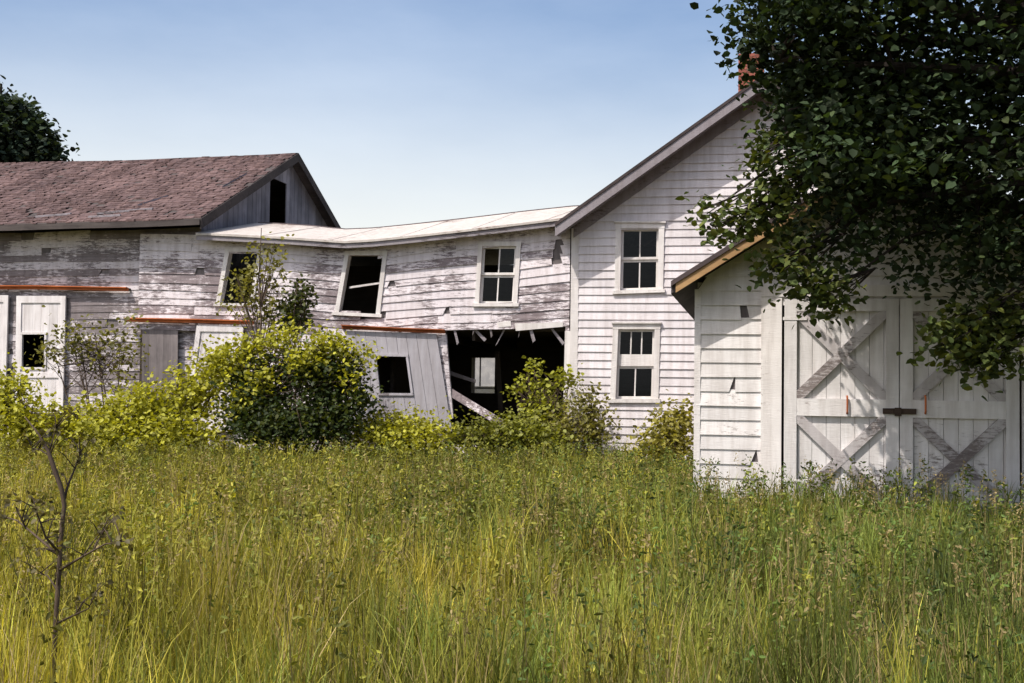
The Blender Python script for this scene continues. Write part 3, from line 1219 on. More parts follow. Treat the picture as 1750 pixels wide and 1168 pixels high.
# loose siding end hanging over the hole
for (pp, yy) in (([(882, 566), (962, 559), (963, 551), (880, 553)], -0.035), ([(852, 560), (874, 558), (873, 549), (850, 551)], -0.03)):
    mb = MB()
    mb.qslab(WF.quad(pp), yy, yy + 0.012)
    mb.build('torn_clapboard', M['trim'], wing)
for (ua, va, ub, vb, wdt, yy) in ((775, 562, 782, 590, 0.05, -0.02), (800, 558, 828, 584, 0.06, 0.03), (836, 556, 840, 578, 0.04, -0.02), (868, 555, 846, 592, 0.05, 0.05), (905, 562, 912, 586, 0.07, -0.01), (935, 558, 962, 590, 0.05, 0.04), (812, 557, 808, 574, 0.035, -0.03), (890, 560, 886, 578, 0.03, -0.02)):
    (xa_, za_), (xc_, zc_2) = WF.px(ua, va), WF.px(ub, vb)
    za_ += 0.06
    mb = MB()
    mb.qslab([(xc_ - wdt * 0.3, zc_2), (xc_ + wdt * 0.5, zc_2 + 0.05), (xa_ + wdt * 0.5, za_), (xa_ - wdt * 0.5, za_)], yy + 0.022, yy + 0.038)
    mb.build('splintered_board', M['rake_grey'] if wdt > 0.045 else M['grey_wood'], wing)
# tracks and doors
track(wing, WF, [(214, 544), (330, 546), (432, 549)], -0.12)
track(wing, WF, [(584, 556), (680, 561), (760, 564)], -0.12)
sliding_door(wing, WF.quad([(241, 735), (303, 735), (304, 557), (243, 557)], -0.02), -0.02, None, n=5, mat=M['grey_wood'], frame=False)
sliding_door(wing, WF.quad([(312, 735), (396, 738), (417, 557), (337, 556)], -0.1), -0.1, None, n=6)
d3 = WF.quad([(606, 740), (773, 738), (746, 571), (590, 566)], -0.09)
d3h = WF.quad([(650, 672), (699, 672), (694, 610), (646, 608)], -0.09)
sliding_door(wing, d3, -0.09, norm_hole(d3, d3h), n=9, mat=M['door_shade_grey'], frame=False)

# ------------------------------------------------------------------ garage shed (right, nearer)
GY = math.radians(-12)
p = at_depth(1190, 700, 15.0)
SF = Frame(p.x, p.y, GY)
shed = empty('garage_shed', SF.o, GY)
tag(shed, 'white garage shed with cross-braced double doors under the big tree', 'shed')
SO = 0.38
ga = SF.px(1147, 484, -SO)
gb = SF.px(1408, 320, -SO)
s_sl = (gb[1] - ga[1]) / (gb[0] - ga[0])
mid_x = SF.px(1536, 690)[0]
SW = 2 * mid_x
s_apex = ga[1] + s_sl * (mid_x - ga[0])
SEO = -ga[0]
s_rt = 0.14
s_wapex = s_apex - s_rt - 0.01
s_weave = s_wapex - s_sl * mid_x


def lim_s(z):
    if z <= s_weave:
        return (0.0, SW)
    d = (z - s_weave) / s_sl
    return (d, SW - d)


dl = SF.px(1337, 690)[0]
dr_ = 2 * mid_x - dl
dtop = SF.px(1400, 512)[1]
dbot = 0.04
dmid = SF.px(1440, 697)[1]
dopen = [(dl - 0.02, -0.1), (dr_ + 0.02, -0.1), (dr_ + 0.02, dtop + 0.02), (dl - 0.02, dtop + 0.02)]
spots = [SF.quad([(1262, 553), (1278, 553), (1282, 530), (1266, 530)]), SF.quad([(1244, 672), (1256, 672), (1257, 648), (1246, 648)]), SF.quad([(1278, 800), (1296, 800), (1296, 776), (1282, 776)])]
siding('front_wall', shed, 0.0, SW, lambda x, k: 0.1 + k * 0.187, int((s_wapex - 0.1) / 0.187), [dopen], M['shed_paint'], M['grey_wood'], limits=lim_s, joint=(3, 6), torn=spots, wob=0.006, tb=0.027, tt=0.006)
SD = 6.6
mb = MB()
mb.box(0, 0.1, 0.101, SD, 0, s_weave)
mb.box(SW - 0.1, SW, 0.101, SD, 0, s_weave)
mb.box(0.1, SW - 0.1, SD - 0.1, SD, 0, s_weave)
mb.add([(0, SD - 0.05, s_weave), (SW, SD - 0.05, s_weave), (mid_x, SD - 0.05, s_wapex)], [(0, 2, 1)])
mb.build('side_walls', M['shed_paint'], shed)
mb = MB()
mb.box(dl - 0.25, dr_ + 0.25, 0.2, 0.24, 0.0, dtop + 0.2)
mb.build('inner_panel', M['dark_wood'], shed)
for sgn in (0, 1):
    def X(x):
        return x if sgn == 0 else SW - x
    zl = s_apex - s_sl * (mid_x + SEO)
    b = [(X(-SEO), -SO, zl - s_rt), (X(mid_x), -SO, s_apex - s_rt), (X(mid_x), SD + 0.3, s_apex - s_rt), (X(-SEO), SD + 0.3, zl - s_rt)]
    t = [(x, y, z + s_rt) for x, y, z in b]
    if sgn:
        b, t = b[::-1], t[::-1]
    mb = MB()
    mb.hexa(b, t)
    ro = mb.build('roof_slope', M['eave_dark'], shed)

    def rakebar(name, w0, w1, y0, y1, mat, xa=-SEO):
        q = []
        for x, w in ((xa, w1), (mid_x, w1), (mid_x, w0), (xa, w0)):
            q.append((X(x), s_apex - s_sl * (mid_x - x) - w))
        if sgn:
            q = [q[1], q[0], q[3], q[2]]
        m2 = MB()
        m2.qslab(q, y0, y1)
        return m2.build(name, mat, ro)
    rakebar('bargeboard', 0.045, 0.165, -SO - 0.03, -SO - 0.001, M['tan_wood'], xa=-SEO + 0.06)
    rakebar('roof_edge', -0.02, 0.045, -SO - 0.05, -SO - 0.001, M['roof_edge'])
# shingle courses on the shed roof (near-side slope and far slope)
for sgn in (0, 1):
    V, F = [], []
    for r in range(20):
        x0_, x1_ = -SEO + (mid_x + SEO) * r / 20, -SEO + (mid_x + SEO) * min(1, (r + 1.2) / 20)
        y = -SO
        while y < SD + 0.3:
            wd = R.uniform(0.16, 0.3)
            y1 = min(y + wd - 0.006, SD + 0.3)
            l = R.uniform(0.012, 0.03)
            pts = []
            for (xx, yy, up) in ((x0_, y, l), (x1_, y, 0.005), (x1_, y1, 0.005), (x0_, y1, l), (x0_, y, 0), (x0_, y1, 0)):
                zz = s_apex - s_sl * (mid_x - xx) + up
                pts.append((xx if sgn == 0 else SW - xx, yy, zz))
            bI = len(V)
            V += pts
            F += [(bI, bI + 1, bI + 2, bI + 3), (bI, bI + 3, bI + 5, bI + 4)]
            y += wd
    me = bpy.data.meshes.new('shingles')
    me.from_pydata(V, [], F)
    me.materials.append(M['shingle'])
    tag(link(bpy.data.objects.new('shingles', me), shed), kind='stuff')
# jamb boards, header
jw = dl - SF.px(1300, 690)[0]
mb = MB()
mb.box(dl - jw, dl - 0.012, -0.05, 0.012, 0.04, dtop + 0.03)
mb.build('door_jamb', M['trim'], shed)
mb = MB()
mb.box(dr_ + 0.012, dr_ + jw, -0.05, 0.012, 0.04, dtop + 0.03)
mb.build('door_jamb', M['trim'], shed)
mb = MB()
mb.box(dl - jw, dr_ + jw, -0.06, 0.012, dtop + 0.032, dtop + 0.18)
mb.build('door_header', M['trim'], shed)
mb = MB()
mb.box(-0.03, 0.05, -0.028, 0.012, 0.1, s_weave - 0.1)
mb.build('corner_board', M['shed_paint'], shed)


def braced_door(xa, xb_):
    W = xb_ - xa
    bw = 0.155
    mb = MB()
    for (a, b, c, d) in ((xa, xa + bw, dbot, dtop), (xb_ - bw, xb_, dbot, dtop)):
        mb.box(a, b, -0.062, -0.012, c, d)
    door = mb.build('door', M['shed_paint'], shed)
    for (c, d) in ((dbot, dbot + bw), (dmid - 0.11, dmid + 0.11), (dtop - bw, dtop)):
        mb = MB()
        mb.box(xa + bw + 0.001, xb_ - bw - 0.001, -0.059, -0.012, c, d)
        mb.build('rail', M['shed_paint'], door)
    for (c, d) in ((dbot + bw, dmid - 0.11), (dmid + 0.11, dtop - bw)):
        for up in (0, 1):
            x0_, x1_ = xa + bw, xb_ - bw
            za, zb_ = (c, d) if up else (d, c)
            L_ = math.hypot(x1_ - x0_, zb_ - za)
            hx_ = 0.042 * L_ / abs(zb_ - za) * 0.9
            hz = 0.042 * L_ / (x1_ - x0_)
            sg = 1 if zb_ > za else -1
            mb = MB()
            y0_, y1_ = (-0.058, -0.0125) if up else (-0.054, -0.0128)
            # hexagonal brace ends cut to the corner
            pts = [(x0_ + hx_ * 1.6, za), (x1_, zb_ - sg * hz * 1.6), (x1_, zb_), (x1_ - hx_ * 1.6, zb_), (x0_, za + sg * hz * 1.6), (x0_, za)]
            v = [(x, y0_, z) for x, z in pts] + [(x, y1_, z) for x, z in pts]
            f = [(0, 1, 2, 3, 4, 5), (11, 10, 9, 8, 7, 6)] + [(i, (i + 1) % 6, (i + 1) % 6 + 6, i + 6) for i in range(6)]
            mb.add(v, f)
            mb.build('brace', M['brace'], door)
    n = 8
    for k in range(n):
        mb = MB()
        a = xa + W * k / n + 0.002
        b = xa + W * (k + 1) / n - 0.003
        j = R.uniform(0, 0.004)
        mb.box(a, b, -0.008 - j, 0.02, dbot + R.uniform(0, 0.03), dtop - 0.002)
        mb.build('plank', M['shed_paint'], door)
    return door


D1 = braced_door(dl + 0.02, mid_x - 0.006)
D2 = braced_door(mid_x + 0.006, dr_ - 0.02)
mb = MB()
lz = SF.px(1535, 703)[1]
mb.box(mid_x - 0.2, mid_x + 0.2, -0.09, -0.0625, lz - 0.035, lz + 0.035)
mb.box(mid_x - 0.06, mid_x + 0.02, -0.115, -0.0905, lz - 0.06, lz + 0.045)
mb.build('latch', M['iron'], D1)
for D, u in ((D1, 1447), (D2, 1580)):
    hx, hz_ = SF.px(u, 692)
    mb = MB()
    mb.tube([(hx, -0.058, hz_ - 0.11), (hx, -0.095, hz_ - 0.09), (hx, -0.1, hz_), (hx, -0.095, hz_ + 0.09), (hx, -0.058, hz_ + 0.11)], [0.013] * 5, 6)
    mb.build('handle', M['rust'], D)
for D, xx in ((D1, dl), (D2, dr_)):
    sg = 1 if D is D1 else -1
    for zz in (dtop - 0.25, dbot + 0.4):
        mb = MB()
        mb.box(min(xx, xx + sg * 0.3), max(xx, xx + sg * 0.3), -0.069, -0.0625, zz - 0.02, zz + 0.02)
        mb.build('hinge', M['iron'] if False else M['shed_paint'], D)

# ------------------------------------------------------------------ foliage
LEAF_A = np.array([(0, 0, 0), (-0.36, 0.28, 0.07), (-0.30, 0.66, 0.05), (0, 1, -0.05), (0.30, 0.66, 0.05), (0.36, 0.28, 0.07)])
LEAF_A_F = [(0, 3, 2, 1), (0, 5, 4, 3)]
LEAF_M = np.array([(0, 0, 0), (-0.30, 0.06, 0.05), (-0.56, 0.42, 0.10), (-0.27, 0.50, 0.04), (-0.30, 0.82, 0.05), (0, 1.05, -0.06),
                   (0.30, 0.82, 0.05), (0.27, 0.50, 0.04), (0.56, 0.42, 0.10), (0.30, 0.06, 0.05)])
LEAF_M_F = [(0, 5, 4, 3, 2, 1), (0, 9, 8, 7, 6, 5)]


def leaf_cloud(name, pos, size, cols, mat, parent, template='A', flat=0.45, rng=NR):
    T, TF = (LEAF_A, LEAF_A_F) if template == 'A' else (LEAF_M, LEAF_M_F)
    n = len(pos)
    nrm = rng.normal(size=(n, 3))
    nrm /= np.linalg.norm(nrm, axis=1)[:, None]
    nrm[:, 2] = np.abs(nrm[:, 2]) + flat
    nrm /= np.linalg.norm(nrm, axis=1)[:, None]
    a = rng.normal(size=(n, 3))
    a[:, 2] -= 0.5
    a -= nrm * np.sum(a * nrm, axis=1)[:, None]
    a /= np.linalg.norm(a, axis=1)[:, None]
    b = np.cross(a, nrm)
    sz = size[:, None, None] if isinstance(size, np.ndarray) else size
    V = pos[:, None, :] + sz * (b[:, None, :] * T[None, :, 0:1] + a[:, None, :] * T[None, :, 1:2] + nrm[:, None, :] * T[None, :, 2:3])
    k = len(T)
    base = (np.arange(n) * k)[:, None]
    faces = [base + np.array(f)[None, :] for f in TF]
    C = np.repeat(cols, k, axis=0)
    return np_mesh(name, V.reshape(-1, 3), faces, mat, parent, C)


def tint(n, base, var=0.25, yellow=0.15, rng=NR):
    c = np.array(base)[None, :] * (1 + rng.normal(size=(n, 1)) * var).clip(0.35, 1.9)
    y = rng.random((n, 1)) ** 3 * yellow
    c = c + y * np.array([[0.22, 0.17, 0.0]])
    return c.clip(0.004, 0.8)


def shrub(name, label, cat, base, lobes, nleaf, lsize, col, group=None, stems=7, yellow=0.2, clump=0.16, per=16, flat=0.35, bark='bark', trunk=False):
    """base: ground point; lobes: (cx, cy, cz, rx, ry, rz) relative to base"""
    root = empty(name, base)
    tag(root, label, cat, group)
    vol = np.array([l[3] * l[4] * l[5] for l in lobes])
    pr = vol ** 0.7
    pr = pr / pr.sum()
    nc = max(4, nleaf // per)
    li = NR.choice(len(lobes), size=nc, p=pr)
    d = NR.normal(size=(nc, 3))
    d /= np.linalg.norm(d, axis=1)[:, None]
    r = NR.random((nc, 1)) ** 0.5 * np.where(NR.random((nc, 1)) < 0.12, 1.35, 1.0)
    Lb = np.array(lobes)[li]
    cen = Lb[:, :3] + d * r * Lb[:, 3:]
    cen[:, 2] = np.maximum(cen[:, 2], 0.06)
    # stems to lobes and twigs to some clumps
    mb = MB()
    tips = []
    if trunk:
        top = max(l[2] + l[5] * 0.8 for l in lobes)
        P = [Vector((0, 0, -0.05))]
        for k in range(1, 6):
            P.append(Vector((R.uniform(-0.05, 0.05) + lobes[-1][0] * k / 5 * 0.6, R.uniform(-0.04, 0.04), top * k / 5)))
        mb.tube(P, [0.035 * (1 - 0.16 * k) for k in range(6)], 6)
        for c in cen[:40]:
            k = min(5, max(1, int(c[2] / top * 5)))
            mb.tube([P[k - 1].lerp(P[k], 0.3), Vector(c)], [0.012, 0.004], 4)
    else:
        for k in range(stems):
            l = lobes[k % len(lobes)]
            a = Vector((R.uniform(-0.12, 0.12) + l[0] * 0.4, R.uniform(-0.1, 0.1) + l[1] * 0.4, -0.03))
            e = Vector((l[0] + R.uniform(-0.5, 0.5) * l[3], l[1] + R.uniform(-0.5, 0.5) * l[4], l[2] + R.uniform(0.1, 0.7) * l[5]))
            m = a.lerp(e, 0.5) + Vector((R.uniform(-0.08, 0.08), R.uniform(-0.08, 0.08), 0.05))
            mb.tube([a, m, e], [0.022, 0.015, 0.006], 5)
            tips.append((m, e))
        for c in cen[:min(nc, 70)]:
            m, e = R.choice(tips)
            mb.tube([m.lerp(e, R.random()), Vector(c)], [0.008, 0.003], 4)
    mb.build('stems', M[bark], root)
    pos = np.repeat(cen, per, axis=0) + NR.normal(size=(nc * per, 3)) * clump
    pos[:, 2] = np.maximum(pos[:, 2], 0.03)
    ct = np.repeat(1 + NR.normal(size=(nc, 1)) * 0.22, per, axis=0).clip(0.5, 1.6)
    cols = tint(len(pos), col, 0.2, yellow) * ct
    leaf_cloud('foliage', pos, lsize * (0.7 + 0.6 * NR.random(len(pos))), cols, M['leaf'], root, 'A', flat)
    return root


def gp(u, Y):
    """ground point under picture column u at depth Y"""
    d = ray(u, 700)
    k = Y / d.y
    return Vector((EYE.x + d.x * k, Y, 0))


def lob(u, v, ru, rv, Y, base, ry=None):
    """lobe whose centre is seen at (u, v) at depth Y, radii given in picture pixels"""
    c = at_depth(u, v, Y) - base
    s = Y / FPX
    return (c.x, c.y, max(c.z, 0.1), ru * s, ry if ry else ru * s * 0.8, rv * s)


YG = (0.29, 0.285, 0.03)
B_ = gp(270, 21.2)
shrub('shrub', 'broad yellow-green shrub in front of the grey plank door', 'shrub', B_,
      [lob(190, 712, 55, 34, 21.0, B_), lob(260, 700, 62, 40, 20.7, B_), lob(330, 676, 52, 42, 21.2, B_), lob(374, 636, 34, 32, 21.4, B_), lob(300, 742, 90, 32, 20.4, B_), lob(170, 744, 70, 28, 20.4, B_), lob(225, 668, 14, 14, 21.0, B_), lob(300, 640, 14, 18, 21.0, B_)],
      8000, 0.085, YG, stems=12)
B_ = gp(500, 20.8)
shrub('shrub', 'large dark green shrub beside the door with a square window', 'shrub', B_,
      [lob(540, 655, 48, 40, 20.8, B_), lob(455, 675, 40, 45, 20.9, B_), lob(592, 640, 26, 36, 20.9, B_), lob(498, 628, 36, 22, 21.0, B_), lob(430, 640, 20, 20, 20.9, B_), lob(550, 605, 20, 18, 20.9, B_), lob(618, 690, 22, 40, 20.8, B_), lob(480, 725, 75, 35, 20.5, B_), lob(570, 715, 45, 36, 20.6, B_), lob(420, 700, 35, 50, 20.6, B_)],
      12500, 0.08, (0.034, 0.052, 0.016), stems=14, yellow=0.22, clump=0.15, per=22)
B_ = gp(470, 21.7)
shrub('shrub', 'pale yellow-green shrub spreading over the top of the dark shrub', 'shrub', B_,
      [lob(430, 600, 40, 22, 20.9, B_), lob(485, 578, 34, 20, 21.2, B_), lob(560, 595, 44, 18, 20.9, B_), lob(385, 625, 40, 36, 20.8, B_), lob(612, 612, 24, 14, 20.9, B_), lob(520, 618, 30, 12, 20.6, B_), lob(600, 650, 16, 16, 20.5, B_), lob(445, 650, 18, 14, 20.4, B_), lob(410, 690, 14, 30, 20.4, B_)],
      3800, 0.08, YG, stems=10, clump=0.13, per=10)
B_ = gp(441, 22.0)
shrub('sapling', 'thin leafy sapling standing up against the leftmost upstairs window', 'sapling', B_,
      [lob(430, 480, 38, 55, 22.2, B_), lob(468, 450, 28, 42, 22.2, B_), lob(462, 410, 14, 22, 22.2, B_), lob(415, 505, 30, 40, 22.2, B_), lob(448, 530, 40, 30, 22.2, B_)],
      800, 0.085, (0.17, 0.16, 0.045), trunk=True, per=7, clump=0.12)
B_ = gp(505, 22.0)
shrub('sapling', 'dark leafy sapling between the two leftmost upstairs windows', 'sapling', B_,
      [lob(505, 515, 24, 30, 22.2, B_), lob(520, 500, 16, 20, 22.2, B_), lob(500, 545, 34, 24, 22.1, B_)], 700, 0.095, (0.05, 0.062, 0.02), trunk=True, per=8, clump=0.1)
B_ = gp(205, 22.6)
shrub('vine', 'sparse weedy vine climbing the barn wall between two doors', 'vine', B_,
      [lob(170, 590, 50, 35, 22.8, B_, 0.15), lob(130, 580, 25, 20, 22.8, B_, 0.15), lob(215, 605, 25, 55, 22.7, B_, 0.2), lob(85, 600, 16, 30, 23.0, B_, 0.12)], 850, 0.085, (0.13, 0.125, 0.035), per=7, stems=6)
B_ = gp(15, 20.6)
shrub('shrub', 'leafy shrub at the left edge below the white barn doors', 'shrub', B_,
      [lob(10, 690, 45, 45, 20.6, B_), lob(40, 725, 70, 36, 20.2, B_), lob(100, 735, 60, 32, 20.2, B_), lob(-40, 690, 50, 60, 20.6, B_), lob(30, 660, 16, 30, 20.8, B_)], 4500, 0.085, YG, stems=9)
B_ = gp(925, 22.6)
shrub('shrub', 'bright leafy shrub growing out of the gaping hole', 'shrub', B_,
      [lob(910, 635, 20, 16, 22.8, B_), lob(885, 660, 22, 14, 23.0, B_), lob(968, 650, 26, 12, 22.2, B_), lob(925, 668, 30, 20, 22.7, B_), lob(930, 700, 45, 22, 22.6, B_)], 1100, 0.09, (0.22, 0.23, 0.03), stems=8, per=9, clump=0.09)
B_ = gp(1010, 21.8)
shrub('shrub', 'brownish shrub at the left corner of the farmhouse', 'shrub', B_,
      [lob(1012, 735, 28, 26, 21.8, B_), lob(1005, 695, 22, 20, 22.0, B_), lob(955, 740, 38, 22, 21.6, B_)], 1900, 0.08, (0.15, 0.14, 0.04), stems=8)
B_ = gp(1150, 20.5)
shrub('shrub', 'small upright shrub at the left corner of the garage shed', 'shrub', B_,
      [lob(1148, 745, 32, 36, 20.5, B_), lob(1162, 720, 18, 20, 20.5, B_), lob(1125, 770, 40, 24, 20.2, B_)], 1900, 0.085, (0.21, 0.19, 0.04), stems=6)
B_ = gp(700, 21.3)
shrub('shrub', 'low yellow-green thicket under the door with a square window', 'shrub', B_,
      [lob(640, 735, 50, 20, 21.2, B_), lob(710, 738, 60, 18, 21.2, B_), lob(690, 750, 80, 18, 20.8, B_)], 3600, 0.075, YG, stems=10)
B_ = gp(860, 21.3)
shrub('shrub', 'low thicket below the gaping hole', 'shrub', B_,
      [lob(800, 750, 50, 14, 21.2, B_), lob(870, 744, 55, 18, 21.2, B_), lob(920, 750, 50, 18, 21.1, B_)], 3600, 0.075, (0.17, 0.18, 0.03), stems=10)

# fallen plank in the hole
pA, pB = at_depth(792, 684, 22.3), at_depth(838, 712, 21.9)
mb = MB()
dv = (pB - pA).normalized()
up = Vector((0, 0.3, 1)).normalized()
sd = dv.cross(up).normalized() * 0.02
uw = Vector((0, 0, 0.085))
pA, pB = pA - dv * 0.3, pB + dv * 0.4
mb.hexa([pA - sd - uw, pB - sd - uw, pB + sd - uw, pA + sd - uw], [pA - sd + uw, pB - sd + uw, pB + sd + uw, pA + sd + uw])
tag(mb.build('fallen_plank', M['wing_paint']), 'pale broken plank fallen slantwise across the foot of the hole', 'plank')

# ------------------------------------------------------------------ far tree behind the barn
def crown_tree(name, label, base, lobes, nleaf, lsize, col, trunk_r, limbs, mat='maple_leaf', template='A', clump=0.3, per=30, yellow=0.05, keep=None, flat=0.45, bark='bark_dark', sub_=3, fork=0.35):
    root = empty(name, base)
    tag(root, label, 'tree')
    Lb = np.array(lobes, float)
    pr = (Lb[:, 3] * Lb[:, 4] * Lb[:, 5]) ** 0.62
    pr /= pr.sum()
    nc = nleaf // per
    li = NR.choice(len(lobes), size=nc, p=pr)
    d = NR.normal(size=(nc, 3))
    d /= np.linalg.norm(d, axis=1)[:, None]
    r = NR.random((nc, 1)) ** 0.42
    cen = Lb[li][:, :3] + d * r * Lb[li][:, 3:]
    if keep is not None:
        cen = cen[keep(cen)]
        nc = len(cen)
    mb = MB()
    top = Vector(Lb[:, :3].mean(axis=0))
    H = top.z
    P = [Vector((0, 0, -0.1)), Vector((0.03, 0.02, H * fork * 0.5)), Vector((0.0, 0.05, H * fork)), Vector((top.x * 0.25, top.y * 0.25, H * 0.75)), Vector((top.x * 0.5, top.y * 0.5, H * 1.25))]
    mb.tube(P, [trunk_r * 1.35, trunk_r, trunk_r * 0.9, trunk_r * 0.6, trunk_r * 0.18], 10)
    limb_pts = []
    for k in range(limbs):
        l = Lb[k % len(Lb)]
        s = P[1].lerp(P[3], R.uniform(0.35, 1.0))
        e = Vector((l[0] + R.uniform(-0.5, 0.5) * l[3], l[1] + R.uniform(-0.5, 0.5) * l[4], l[2] + R.uniform(-0.2, 0.5) * l[5]))
        m = s.lerp(e, 0.5) + Vector((0, 0, 0.1 * (e - s).length))
        q = [s, s.lerp(m, 0.5) + Vector((0, 0, 0.05)), m, m.lerp(e, 0.5), e]
        r0 = trunk_r * R.uniform(0.28, 0.45)
        mb.tube(q, [r0, r0 * 0.8, r0 * 0.6, r0 * 0.42, r0 * 0.15], 6)
        limb_pts += [q[1], q[2], q[3], q[4]]
    LP = np.array([tuple(x) for x in limb_pts])
    for c in cen[:: max(1, nc // 420)]:
        i = int(np.argmin(np.linalg.norm(LP - c, axis=1)))
        a = Vector(LP[i])
        e = Vector(c)
        mb.tube([a, a.lerp(e, 0.5) + Vector((R.uniform(-0.1, 0.1), R.uniform(-0.1, 0.1), 0.08)), e], [0.028, 0.016, 0.006], 4, False)
    mb.build('trunk', M[bark], root)
    pos = np.repeat(cen, per, axis=0) + NR.normal(size=(nc * per, 3)) * np.array([clump, clump, clump * 0.6])
    ct = np.repeat(1 + NR.normal(size=(nc, 1)) * 0.42, per, axis=0).clip(0.4, 2.2)
    cols = tint(len(pos), col, 0.25, yellow) * ct
    leaf_cloud('crown', pos, lsize * (0.55 + 0.9 * NR.random(len(pos))), cols, M[mat], root, template, flat)
    return root


Y = 42.0
B_ = gp(-30, Y)
crown_tree('broadleaf_tree', 'dark round tree rising behind the barn roof at the left edge', B_,
           [lob(-40, 240, 110, 85, Y, B_), lob(20, 235, 50, 55, Y, B_), lob(75, 255, 28, 32, Y, B_), lob(10, 190, 28, 28, Y, B_), lob(-60, 330, 130, 70, Y, B_), lob(60, 300, 45, 40, Y, B_)],
           16000, 0.22, (0.022, 0.036, 0.022), 0.35, 12, per=20, clump=0.32)

# ------------------------------------------------------------------ big maple at right, its trunk outside the frame
TX, TY = 8.4, 11.4
B_ = Vector((TX, TY, 0))


def keep_maple(c):
    w = c + np.array([TX, TY, 0])
    ok = np.ones(len(c), bool)
    # left face of the crown (towards the house), rising steeply
    zl = [1.5, 3.0, 3.7, 4.2, 4.6, 5.0, 5.3, 6.2, 9.0, 13]
    xl = [4.6, 3.0, 2.96, 2.92, 2.88, 2.74, 2.42, 2.38, 2.6, 6]
    ratio = 0.5 + 0.5 * w[:, 1] / 12.4
    ok &= w[:, 0] > np.interp(w[:, 2], zl, xl) * ratio + 0.12
    # lower face of the crown
    lowx = [2.0, 3.2, 4.0, 4.3, 4.6, 5.2, 7.0, 14]
    lowz = [3.6, 2.75, 2.62, 2.55, 2.55, 2.5, 2.5, 2.6]
    ok &= w[:, 2] > np.interp(w[:, 0] / ratio, lowx, lowz)
    # keep clear of the shed
    lx = (w[:, 0] - SF.o.x) * SF.X.x + (w[:, 1] - SF.o.y) * SF.X.y
    ly = (w[:, 0] - SF.o.x) * SF.Y.x + (w[:, 1] - SF.o.y) * SF.Y.y
    roofz = s_apex - s_sl * np.abs(lx - mid_x) + 0.45
    ok &= ~((ly > -0.75) & (w[:, 2] < roofz) & (lx > -0.9))
    return ok


maple = crown_tree('maple_tree', 'big dark maple overhanging the garage shed from the right', B_,
                   [(0, 0.4, 7.2, 6.2, 5.4, 4.6), (-2.8, 1.2, 5.6, 3.4, 2.8, 3.0), (-3.0, 0.8, 8.0, 3.4, 3.2, 3.2), (-1.0, 0.6, 3.9, 4.5, 2.6, 1.6), (-3.6, 1.6, 4.0, 2.2, 1.4, 1.3), (1, 0, 10, 4.5, 4.5, 3.2), (-5.0, 1.2, 6.2, 1.7, 1.8, 2.2), (-5.0, 1.4, 4.4, 1.3, 1.2, 1.0), (-2.0, 1.4, 4.8, 3.6, 1.4, 1.8), (-5.3, 1.0, 6.0, 1.1, 0.9, 1.1), (-5.35, 1.0, 5.2, 0.85, 0.7, 0.6), (-4.1, 1.0, 3.6, 1.3, 0.5, 0.9), (-2.6, 0.8, 3.5, 1.6, 0.6, 0.9), (-4.9, 1.0, 4.3, 0.8, 0.5, 0.7), (-5.1, 2.0, 5.1, 0.7, 0.7, 0.9), (-4.6, 1.9, 4.6, 0.8, 0.5, 0.7), (-4.4, 1.9, 5.4, 0.9, 0.7, 0.8)],
                   128000, 0.088, (0.021, 0.036, 0.014), 0.34, 18, template='A', per=30, clump=0.2, keep=keep_maple, yellow=0.06)
# drooping outer boughs, part of the same maple
bough_leaf, bough_mb = [], MB()
for (u, v, ru, rv, Yb, n) in ((1235, 385, 36, 26, 12.6, 16), (1290, 372, 40, 30, 12.6, 22), (1208, 366, 16, 10, 12.6, 4), (1640, 560, 60, 34, 12.2, 40), (1690, 600, 55, 34, 12.2, 34), (1720, 545, 50, 36, 12.2, 40), (1612, 590, 26, 18, 12.2, 10), (1330, 330, 40, 45, 12.5, 30), (1320, 460, 22, 30, 12.6, 12),
                             (1665, 630, 30, 16, 12.2, 8), (1370, 440, 40, 60, 12.7, 40), (1300, 260, 20, 30, 12.5, 12), (1420, 500, 60, 30, 12.6, 30)):
    c = at_depth(u, v, Yb) - B_
    s = Yb / FPX
    cc = np.array(c) + NR.normal(size=(n, 3)) * np.array([ru * s, 0.4, rv * s]) * 0.42
    bough_leaf.append(np.repeat(cc, 11, axis=0) + NR.normal(size=(n * 11, 3)) * 0.11)
    st = Vector((c.x + 1.6, c.y - 0.1, c.z + 0.9))
    bough_mb.tube([st, st.lerp(c, 0.5) + Vector((0, 0, 0.15)), c], [0.03, 0.02, 0.006], 5)
    for q in cc[:10]:
        bough_mb.tube([st.lerp(c, 0.7), Vector(q)], [0.01, 0.004], 4, False)
bl_ = np.concatenate(bough_leaf)
leaf_cloud('drooping_leaves', bl_, 0.092 * (0.7 + 0.6 * NR.random(len(bl_))), tint(len(bl_), (0.05, 0.07, 0.018), 0.25, 0.25), M['maple_leaf'], maple, 'A', 0.4)
bough_mb.build('bough', M['bark_dark'], maple)

# ------------------------------------------------------------------ bare sapling in the left foreground
SY = 5.0
root = empty('bare_sapling', gp(100, SY))
tag(root, 'dark nearly leafless sapling in the grass of the left foreground', 'sapling')
sb = Vector(root.location)


def sp(u, v, dy=0.0):
    return at_depth(u, v, SY + dy) - sb


